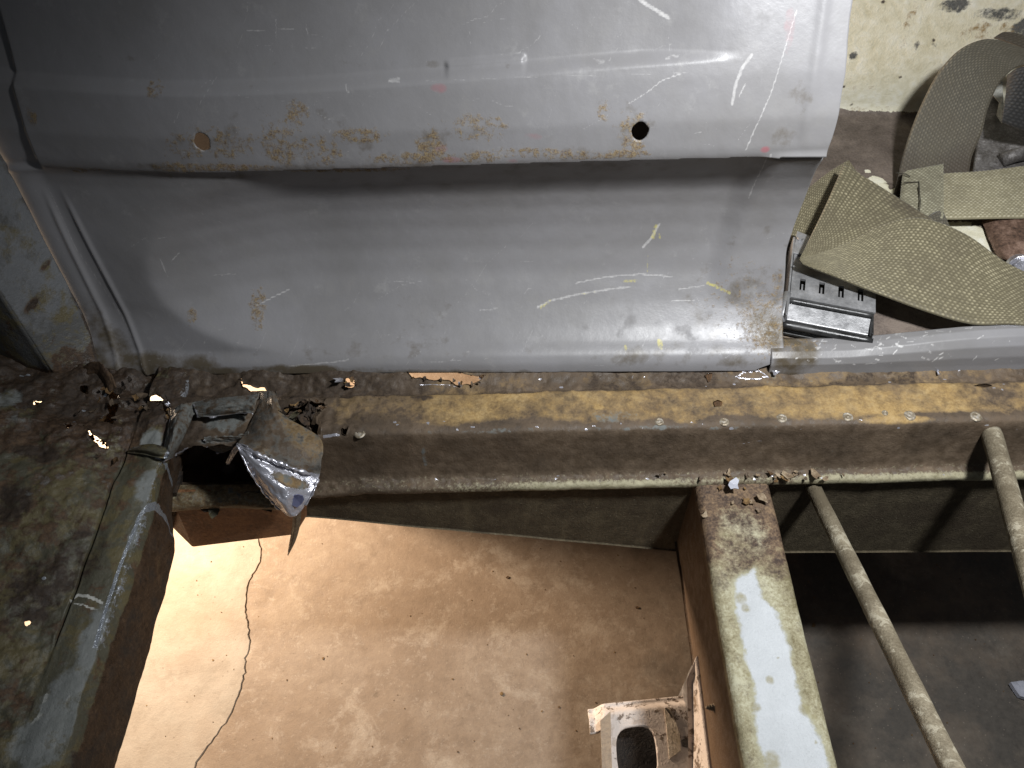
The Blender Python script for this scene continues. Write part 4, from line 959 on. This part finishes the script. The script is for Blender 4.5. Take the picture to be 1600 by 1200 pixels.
def strap(name, secs, mat, parent, cell=(.0039, .0021), amp=.0007, thick=.0016, res=.00055, darken=None, slant=.5, flipn=False):
    """secs: list of (edge point, edge point) 3-D pairs along the strap"""
    a_ = np.array([s[0] for s in secs]); b_ = np.array([s[1] for s in secs])
    def cr(P, T):
        n = len(P); out = []
        for t in T:
            k = min(int(t*(n-1)), n-2); f = t*(n-1)-k; p0 = P[max(k-1, 0)]; p1 = P[k]; p2 = P[k+1]; p3 = P[min(k+2, n-1)]
            out.append(.5*((2*p1)+(-p0+p2)*f+(2*p0-5*p1+4*p2-p3)*f*f+(-p0+3*p1-3*p2+p3)*f**3))
        return np.array(out)
    T = np.linspace(0, 1, 60*len(secs)); A_ = cr(a_, T); B_ = cr(b_, T)
    mid = (A_+B_)/2; L_ = np.concatenate([[0], np.cumsum(np.linalg.norm(np.diff(mid, axis=0), axis=1))])
    w_ = np.median(np.linalg.norm(A_-B_, axis=1)); nu = int(L_[-1]/res); nv = int(max(w_, .03)/res)
    tt = np.interp(np.linspace(0, L_[-1], nu), L_, T)
    EA = np.array([np.interp(tt, T, A_[:, k]) for k in range(3)]).T; EB = np.array([np.interp(tt, T, B_[:, k]) for k in range(3)]).T
    S_ = np.linspace(0, L_[-1], nu); Wd = np.linspace(0, w_, nv)
    f = np.linspace(0, 1, nv)
    P = EA[:, None, :]*(1-f)[None, :, None]+EB[:, None, :]*f[None, :, None]
    du = np.gradient(P, axis=0); dv = np.gradient(P, axis=1); N = np.cross(du, dv); N /= np.linalg.norm(N, axis=2, keepdims=True)+1e-12
    if (N[..., 2].mean() < 0) != flipn: N = -N; fl = True
    else: fl = False
    SS, WW = np.meshgrid(S_, Wd, indexing='ij')
    row = np.floor(WW/cell[1]); fx = ((SS/cell[0]+slant*row) % 1.0)-.5; fy = (WW/cell[1] % 1.0)-.5
    h = np.clip(np.cos(math.pi*fx*1.0), 0, 1)**.7*np.clip(np.cos(math.pi*fy), 0, 1)**.6
    h2 = np.clip(np.cos(math.pi*(((SS/cell[0]+slant*row+.5) % 1)-.5)), 0, 1)**1.5*.35
    cr_ = np.sin(np.floor(SS/cell[0]+slant*row)*12.9898+row*78.233)*43758.5453; cr_ = cr_-np.floor(cr_)
    hh = np.maximum(h*(.72+.36*cr_), h2)
    bulge = .0006*np.sin(SS*55+1)*np.cos(WW*40)
    edge = np.minimum(WW, w_-WW); bulge = bulge-.0008*(1-sstep(edge/.002))
    P = P+N*(amp*hh+bulge)[..., None]
    idx = np.arange(nu*nv).reshape(nu, nv)
    F = np.stack([idx[:-1, :-1], idx[1:, :-1], idx[1:, 1:], idx[:-1, 1:]], -1).reshape(-1, 4)
    if fl: F = F[:, ::-1]
    # coarse back + rim
    Pb_ = (P-N*thick).reshape(-1, 3); V = P.reshape(-1, 3); nb = nu*nv
    ring = np.concatenate([idx[0, :], idx[1:, -1], idx[-1, -2::-1], idx[-2:0:-1, 0]])
    Vb = Pb_[ring]; k = np.arange(len(ring)); rim = np.stack([ring, nb+k, nb+(k+1) % len(ring), np.roll(ring, -1)], -1)
    st = 6; bi = np.unique(np.r_[0:nu:st, nu-1]); bj = np.unique(np.r_[0:nv:st, nv-1]); bidx = (nb+len(ring)+np.arange(len(bi)*len(bj))).reshape(len(bi), len(bj))
    Vc = Pb_.reshape(nu, nv, 3)[np.ix_(bi, bj)].reshape(-1, 3)
    FB = np.stack([bidx[:-1, :-1], bidx[:-1, 1:], bidx[1:, 1:], bidx[1:, :-1]], -1).reshape(-1, 4)
    V = np.concatenate([V, Vb, Vc]); F = np.concatenate([F, rim, FB])
    wv = np.concatenate([hh.ravel(), hh.ravel()[ring], hh[np.ix_(bi, bj)].ravel()])
    dd = darken(SS/L_[-1], WW/w_) if darken else np.zeros_like(SS)
    dv_ = np.concatenate([dd.ravel(), dd.ravel()[ring], dd[np.ix_(bi, bj)].ravel()])
    return link(name, raw_mesh(name, V, F, True, {'weave': wv, 'darken': dv_}), mat, parent)

base = Pz(1300, 470, RZ)
belt = tag(empty('seat_belt', tuple(base)), 'olive webbing lap belt twisted over its steel latch buckle', 'seat belt')
Z = Pz
# lower layer folded under
strap('strap', [(Z(1325, 250, .022), Z(1350, 285, .018)), (Z(1290, 272, .020), Z(1318, 312, .016)), (Z(1250, 305, .016), Z(1285, 365, .013)), (Z(1222, 350, .014), Z(1262, 400, .012))], M_olive, belt)
strap('strap', [(Z(1249, 404, .034), Z(1258, 410, .034)), (Z(1268, 366, .037), Z(1318, 395, .034)), (Z(1293, 314, .040), Z(1392, 378, .034)), (Z(1318, 257, .040), Z(1478, 356, .030))], M_olive, belt, darken=lambda s, w: .55*sstep((s-.55)/.5)*sstep((w-.1)/.5))
strap('strap', [(Z(1248, 406, .038), Z(1256, 414, .036)), (Z(1320, 381, .048), Z(1306, 432, .036)), (Z(1382, 350, .052), Z(1366, 456, .032)), (Z(1440, 340, .050), Z(1440, 482, .030)), (Z(1510, 366, .044), Z(1520, 504, .028)), (Z(1580, 412, .036), Z(1590, 506, .028)), (Z(1680, 455, .02), Z(1690, 520, .026))], M_olive, belt,
      darken=lambda s, w: .30*sstep((.25-w)/.3)*sstep((s-.3)/.3))
# buckle
M_buck = mat_simple('worn_buckle_steel', [(.2, (.20, .20, .205)), (.55, (.33, .33, .335)), (.8, (.46, .46, .47))], 45, (.3, .5), .2, .0006, .5, .5)
M_buckd = mat_simple('dark_buckle_steel', [(.3, (.03, .03, .03)), (.6, (.08, .08, .08))], 45, (.3, .5), .2, .0006, .6, .5)
bz = .020
o_ = Z(1222, 500, bz); ex = Z(1368, 528, bz)-o_; ey_ = Z(1243, 378, bz)-o_
Wb = np.linalg.norm(ex); ex = ex/Wb; ey = ey_-ex*np.dot(ey_, ex); Hb = np.linalg.norm(ey); ey = ey/Hb; ez = np.array([0, 0, 1.0])
lean = np.dot(ey_, ex)/Hb
def bp(x, y, z=0): return o_+ex*(x*Wb+lean*0*y)+ey*(y*Hb)+ez*z
def bbox(mb, x0, x1, y0, y1, z0, z1): mb.prism([bp(x0, y0, z1), bp(x1, y0, z1), bp(x1, y1, z1), bp(x0, y1, z1)], ez*(z0-z1))
bk = MB(); bbox(bk, 0.0, 1.0, 0.0, .98, -.016, -.0135); base_o = bk.build('buckle_base', M_buckd, belt, .0006)
bk = MB(); bbox(bk, .02, .045, .03, 1.02, -.0135, .004); bk.build('side_cheek', M_buck, belt, .0008)
bk = MB(); bbox(bk, .955, .98, .03, .9, -.0135, .001); bk.build('side_cheek', M_buckd, belt, .0008)
# lid with four notched slots, built as strips round the slots
lid = MB()
slots = [(.15+.215*k) for k in range(4)]
y0s, y1s = .37, .51
bbox(lid, .055, .99, .265, y0s, .000, .0022); bbox(lid, .055, .99, y1s, .99, .000, .0022)
xs = [.055]
for s_ in slots: xs += [s_, s_+.062]
xs.append(.99)
for k in range(0, len(xs), 2): bbox(lid, xs[k], xs[k+1], y0s, y1s, .000, .0022)
lid_o = lid.build('buckle_lid', M_buck, belt)
for s_ in slots:
    t = MB(); bbox(t, s_+.022, s_+.040, y0s, y1s-.06, -.0004, .0016); t.build('slot_tongue', M_buck, lid_o)
    t = MB(); bbox(t, s_-.01, s_+.072, y0s-.04, y1s+.04, -.012, -.009); t.build('slot_floor', M_buckd, lid_o)
t = MB(); pts = [bp(.03+.94*k/12, .235, .0008) for k in range(13)]; t.tube(pts, .0020, 10); t.build('lid_bead', M_buckd, lid_o, smooth=True)
t = MB(); t.prism([bp(.06, .08, -.006), bp(.95, .08, -.006), bp(.96, .22, -.001), bp(.05, .22, -.001)], (0, 0, -.002)); t.build('latch_bar', M_buck, belt, .0006)
t = MB(); t.tube([bp(-.01+1.0*k/12, .015, -.006) for k in range(13)], .0032, 12); t.build('front_bar', M_buckd, belt, smooth=True)
t = MB(); t.tube([bp(.0, .02, -.005), bp(.012, .16, -.001), bp(.02, .30, .002)], .0034, 12); t.build('hinge_knuckle', M_buck, belt, smooth=True)
t = MB(); t.prism([bp(.035, .80, .004), bp(.20, .80, .004), bp(.22, 1.08, .003), bp(.06, 1.12, .003)], (0, 0, -.002)); t.build('lid_ear', M_buck, belt, .0006)
t = MB(); t.tube([bp(.10, 1.0, .003), bp(.10, 1.0, .0062)], .0026, 12); t.build('rivet', M_buck, belt, smooth=False)

b2 = tag(empty('seat_belt', tuple(Pz(1500, 300, RZ))), 'khaki belt strap with folded sewn end running out of frame', 'seat belt')
strap('strap', [(Z(1420, 276, .020), Z(1420, 336, .018)), (Z(1480, 270, .022), Z(1480, 340, .020)), (Z(1540, 265, .024), Z(1545, 340, .020)), (Z(1620, 257, .024), Z(1630, 337, .020)), (Z(1720, 250, .02), Z(1720, 330, .018))], M_khaki, b2, (.0040, .0024))
strap('sewn_end', [(Z(1411, 270, .022), Z(1403, 334, .020)), (Z(1420, 266, .0250), Z(1413, 340, .0225)), (Z(1445, 261, .0265), Z(1440, 344, .0240)), (Z(1474, 255, .0265), Z(1474, 340, .0240))], mat_web('faded_webbing', (.09, .084, .055), (.24, .225, .155), (.50, .48, .36)), b2, (.0040, .0024))
M_thread = mat_simple('dark_thread', [(.3, (.02, .02, .015)), (.7, (.06, .055, .04))], 200, (.7, .9), .3, .0003)
for px in ([(1412, 285), (1436, 284), (1437, 300)], [(1435, 292), (1438, 312), (1436, 340)], [(1400, 270), (1415, 272), (1422, 276)]):
    t = MB(); t.tube([Z(u, v, .0275) for u, v in px], .0005, 6); t.build('stitch', M_thread, b2, smooth=True)
strap('folded_tail', [(Z(1425, 358, .020), Z(1445, 345, .032)), (Z(1455, 362, .018), Z(1462, 332, .030)), (Z(1490, 368, .014), Z(1472, 328, .022))], M_brown, b2, (.0040, .0024))

b3 = tag(empty('seat_belt', tuple(Pz(1460, 270, RZ))), 'dull brown belt strap arched up in a loop against the cream wall', 'seat belt')
strap('strap', [(Py(1385, 340, 0.640), Py(1470, 345, 0.640)), (Py(1400, 292, 0.660), Py(1508, 288, 0.660)), (Py(1412, 243, 0.686), Py(1519, 244, 0.682)), (Py(1427, 196, 0.706), Py(1534, 208, 0.696)), (Py(1445, 153, 0.722), Py(1542, 176, 0.708)), (Py(1467, 113, 0.735), Py(1552, 149, 0.718)), (Py(1496, 81, 0.744), Py(1563, 128, 0.726)), (Py(1527, 64, 0.749), Py(1576, 114, 0.732)), (Py(1556, 61, 0.750), Py(1591, 104, 0.735)), (Py(1592, 72, 0.748), Py(1612, 99, 0.736)), (Py(1635, 92, 0.742), Py(1640, 108, 0.735)), (Py(1690, 130, 0.735), Py(1690, 144, 0.735))],
      M_brown, b3, (.0039, .0021), darken=lambda s, w: .6*sstep((.45-s)/.3)+.25*sstep((w-.6)/.4))
b4 = tag(empty('seat_belt', tuple(Pz(1585, 190, RZ))), 'belt strap end coloured near-black for the shade inside the brown loop', 'seat belt')
strap('strap', [(Py(1575, 116, .715), Py(1566, 190, .690)), (Py(1592, 106, .712), Py(1584, 198, .688)), (Py(1640, 98, .708), Py(1640, 215, .685))], M_shaded, b4, (.0044, .0030))
b5 = strap('dark_strap_end', [(Py(1554, 58, .765), Py(1568, 50, .772)), (Py(1578, 66, .762), Py(1590, 52, .772)), (Py(1640, 92, .755), Py(1650, 70, .765))], M_brown, None, (.0044, .0030), darken=lambda s, w: np.full_like(s, .7))
tag(b5, 'small dark strap end at the right edge above the brown loop', 'strap')
# anchors
M_anch = mat_simple('rusty_anchor', [(.3, (.035, .024, .02)), (.5, (.14, .085, .06)), (.7, (.27, .18, .135))], 40, (.4, .7), .3, .001, .2)
an = empty('belt_anchor', tuple(Pz(1575, 390, RZ))); tag(an, 'rust brown belt anchor bracket with silver bolt beside the khaki strap', 'anchor')
grid_sheet('bracket', [[Z(1532, 338, .006), Z(1555, 335, .014), Z(1600, 332, .016), Z(1680, 332, .012)], [Z(1540, 362, .006), Z(1562, 360, .014), Z(1605, 360, .016), Z(1680, 362, .012)], [Z(1552, 390, .006), Z(1570, 388, .013), Z(1606, 388, .015), Z(1680, 392, .012)], [Z(1560, 402, .004), Z(1585, 412, .010), Z(1612, 424, .012), Z(1680, 428, .01)]], M_anch, an, 30, 30, .0008, 3, None, .003)
t = MB(); t.tube([Z(1592, 416, .012), Z(1596, 420, .018)], .011, 20); t.build('washer', M_bare, an, .0006)
t = MB(); t.tube([Z(1594, 416, .018), Z(1598, 418, .024)], .007, 6); t.build('bolt_head', M_bare, an, .0006)
gp = empty('belt_guide', tuple(Pz(1570, 230, RZ))); tag(gp, 'grey rust-flecked metal belt guide inside the brown loop', 'belt guide')
M_guide = mat_simple('grey_guide_metal', [(.3, (.075, .068, .062)), (.52, (.17, .16, .155)), (.7, (.36, .35, .34))], 36, (.35, .65), .3, .001, .2)
t = MB(); t.prism([Z(1540, 158, .030), Z(1560, 150, .032), Z(1572, 190, .026), Z(1640, 205, .026), Z(1640, 270, .012), Z(1522, 268, .012), Z(1530, 215, .02)], (0, .003, -.004)); t.build('plate', M_guide, gp, .0015)
t = MB(); t.tube([Z(1565, 250, .018), Z(1585, 243, .022), Z(1640, 232, .022)], .007, 12); t.build('rolled_edge', M_guide, gp, smooth=True)
t = MB(); t.prism([Z(1550, 146, .036), Z(1566, 124, .040), Z(1568, 160, .034), Z(1566, 192, .03), Z(1558, 180, .03), Z(1562, 160, .034)], (0, .001, -.001)); t.build('paint_chip', mat_simple('chip_white', [(.3, (.3, .3, .27)), (.6, (.5, .5, .46))], 90), gp)

# ================================================================== rods
def mat_rod():
    m = Mat('dusty_rod'); n1 = m.noise(30, 5, .6); n2 = m.noise(160, 6, .7, .4); n3 = m.noise(650, 3, .7)
    c = m.ramp(m.math('MULTIPLY_ADD', n3, .35, m.math('MULTIPLY', n1, .65)), (.35, (.12, .098, .064)), (.5, (.18, .152, .105)), (.65, (.25, .215, .15)))
    c = m.mix(m.ramp(m.math('MULTIPLY_ADD', n1, .5, m.math('MULTIPLY', n2, .5)), (.54, 0.0), (.60, .8)), c, (.38, .345, .26))
    nb = m.bump(n3, .4, .0008); nb = m.bump(n2, .3, .002, nb); return m.out(c, .75, 0, nb, .3)
M_rod = mat_rod()
def rod(p, q, r, label):
    p = np.array(p); q = np.array(q); n = 60; pts = [p+(q-p)*k/n for k in range(n+1)]
    mb = MB(); mb.tube(pts, [r*(1+.02*math.sin(k*.7)) for k in range(n+1)], 24); o = mb.build('steel_rod', M_rod, None, smooth=True)
    return tag(o, label, 'rod', 'slanting rods right of the cross member')
pA = Pz(1272, 765, -.062); pB = Pz(1482, 1190, .055)
d = pB-pA; rod(pA-d*.10, pB+d*.35, .0061, 'thin speckled rod beside the pale cross member, running to the bottom edge')
pC = Pz(1551, 684, -.012); pD = Pz(1598, 850, .02); d = pD-pC
rod(pC-d*.05, pD+d*1.4, .0074, 'short-looking dusty rod leaving the rail face at the right edge')

# ================================================================== bracket under the cross member
def mat_brk():
    m = Mat('chipped_cream_bracket'); n1 = m.noise(24, 6, .6); n2 = m.noise(130, 6, .72); n3 = m.noise(520, 3, .7)
    c = m.mix(n1, (.54, .47, .42), (.66, .59, .535)); c = m.mix(m.ramp(m.math('MULTIPLY_ADD', n1, .45, m.math('MULTIPLY', n2, .55)), (.56, 0.0), (.61, .9)), c, (.10, .065, .04))
    c = m.mix(m.ramp(m.noise(60, 5, .7, off=4), (.58, 0.0), (.7, .45)), c, (.30, .22, .15))
    nb = m.bump(n3, .25, .0008); nb = m.bump(n2, .25, .002, nb); return m.out(c, .5, 0, nb, .4)
M_brk = mat_brk(); BZ = -.215
brk = tag(empty('bracket', tuple(Pz(1010, 1130, BZ))), 'chipped cream steel bracket with a dark hole under the cross member', 'bracket')
bx0 = Pz(940, 1110, BZ)[0]; by1 = Pz(1000, 1090, BZ)[1]; bx1 = Pz(1092, 1090, BZ)[0]
hc = Pz(995, 1178, BZ); hr = .021
hole_b = []
for k in range(28):
    t = 2*math.pi*k/28; cx_, cy_ = math.cos(t), math.sin(t); n_ = (abs(cx_)**3.2+abs(cy_)**3.2)**(-1/3.2)
    hole_b.append((hc[0]+.0165*cx_*n_, hc[1]-.002+.0215*cy_*n_))
def f_brk(A, B):
    # A: x with rolled edges, B: y; tilt so that the back edge follows the photo
    x = A; y = B+.10*(A-bx0); e = sstep((bx0+.006-A)/.012); f = sstep((B-(by1-.016))/.010)
    z = BZ-.010*e**2-.007*f**2+.0008*(fbm(A, B, 40, 3, 2)-.5)
    return x, y, z
def fold_keep(A, B): return ~((A < bx0+.001) & (B < by1-.026))
surface('plate', np.linspace(bx0-.010, bx1+.012, 110), np.linspace(.10, by1-.003, 120), f_brk, M_brk, brk, [hole_b], fold_keep, None, .003)
t = MB(); t.prism([Px(1087, 1024, .142), Px(1072, 1062, .134), np.array([.134, .12, BZ-.002]), np.array([.142, .12, BZ+.070])], (.004, 0, 0)); t.build('upright_flange', M_brk, brk, .001)
t = MB(); t.prism([(.1475, by1+.012, BZ+.062), (.1475, .10, BZ+.062), (.1475, .10, BZ-.03), (.1475, by1+.012, BZ-.03)], (.0035, 0, 0)); t.build('mounting_plate', M_guide, brk, .001)
M_tan = mat_simple('bare_tan_strip', [(.3, (.25, .19, .135)), (.6, (.36, .28, .2))], 60, (.6, .8), .2)
sx0 = Pz(943, 1140, BZ)[0]; t = MB()
t.prism([Pz(938, 1126, BZ+.0012), Pz(954, 1111, BZ+.0012), Pz(955, 1165, BZ+.0012), Pz(958, 1240, BZ+.0012), Pz(942, 1240, BZ+.0012)], (0, 0, -.001)); t.build('worn_strip', M_tan, brk)
t = MB(); t.prism([Pz(1038, 1108, BZ+.0011), Pz(1046, 1104, BZ+.0011), Pz(1062, 1145, BZ+.0011), Pz(1064, 1172, BZ+.0011), Pz(1046, 1186, BZ+.0011), Pz(1042, 1140, BZ+.0011)], (0, 0, -.001)); t.build('tape_patch', mat_simple('old_tape', [(.3, (.36, .29, .2)), (.55, (.52, .44, .34)), (.7, (.60, .53, .43))], 90, (.5, .7), .4), brk)
for px in ([(1040, 1106), (1046, 1114), (1050, 1121)], [(1078, 1100), (1080, 1112), (1081, 1124)]):
    t = MB(); t.tube([Pz(u, v, BZ+.0016) for u, v in px], .0008, 6); t.build('edge_line', M_dark, brk)
t = MB(); t.prism([Pz(1065, 1156, BZ+.0012), Pz(1076, 1152, BZ+.0012), Pz(1077, 1168, BZ+.0012), Pz(1067, 1166, BZ+.0012)], (0, 0, -.001)); t.build('slot_mark', M_dark, brk)
t = MB(); t.poly([(bx0+.004, .10, BZ-.03), (bx1+.01, .10, BZ-.03), (bx1+.01, by1-.008, BZ-.03), (bx0+.004, by1-.008, BZ-.03)]); t.build('inner_plate', M_void, brk)  # black plate paints the shade seen through the hole

# ================================================================== grit on the concrete
gm = MB(); rn = random.Random(77)
for i in range(130):
    u, v = rn.uniform(180, 1600), rn.uniform(820, 1230); c = Pz(u, v, FZ); r_ = rn.uniform(.0005, .0014)*(2.2 if rn.random() < .06 else 1)
    pts = [c+np.array([r_*rn.uniform(.5, 1.2)*math.cos(t), r_*rn.uniform(.5, 1.2)*math.sin(t), r_*.5]) for t in (0, 1.2, 2.5, 3.7, 5.0)]
    gm.prism(pts, (0, 0, -r_*.6))
tag(gm.build('floor_grit', M_liner), 'fine rust grit sprinkled over the concrete', 'grit', kind='stuff')

# ================================================================== loose flakes
M_flake = mat_simple('rust_flake', [(.3, (.10, .065, .04)), (.5, (.22, .16, .10)), (.7, (.36, .29, .20))], 120, (.5, .8), .4)
M_white = mat_simple('white_flake', [(.2, (.34, .35, .40)), (.8, (.52, .53, .60))], 90, (.4, .6), .2)
rn = random.Random(21)
for i in range(34):
    u = rn.gauss(1165, 60); v = rn.uniform(738, 752) if rn.random() < .6 or not (1095 < u < 1200) else rn.uniform(762, 810)
    z = -.0435 if v < 756 else ZT+.0015
    s_ = rn.uniform(.0015, .0045)
    o = shard(u, v, z, s_, s_*rn.uniform(.5, .9), 200+i, rn.choice([M_flake, M_flake, M_rail, M_liner]), None, 'rust_flake', rn.uniform(-.2, .4))
    tag(o, 'small brown rust flake scattered where cross member meets rail', 'flake', 'loose rust flakes at the joint')
o = shard(1147, 757, -.042, .0062, .0045, 301, M_white, None, 'paint_flake', .15); tag(o, 'single white paint flake lying among brown rust flakes at the joint', 'flake')
for i, (u, v) in enumerate([(1192, 777), (1228, 743), (1272, 742)]):
    o = shard(u, v, ZT+.003 if v > 756 else -.043, .0068, .0055, 310+i, M_flake, None, 'paint_flake', .35)
    tag(o, ['large curled tan flake on the rusty top of the cross member', 'large tan flake on the ledge just above the cross member', 'large tan flake on the ledge above the thin speckled rod'][i], 'flake')
o = shard(1594, 1072, FZ+.006, .014, .016, 330, M_white, None, 'concrete_chip', .1, .006); tag(o, 'pale chip on the dark concrete at the right edge', 'chip')
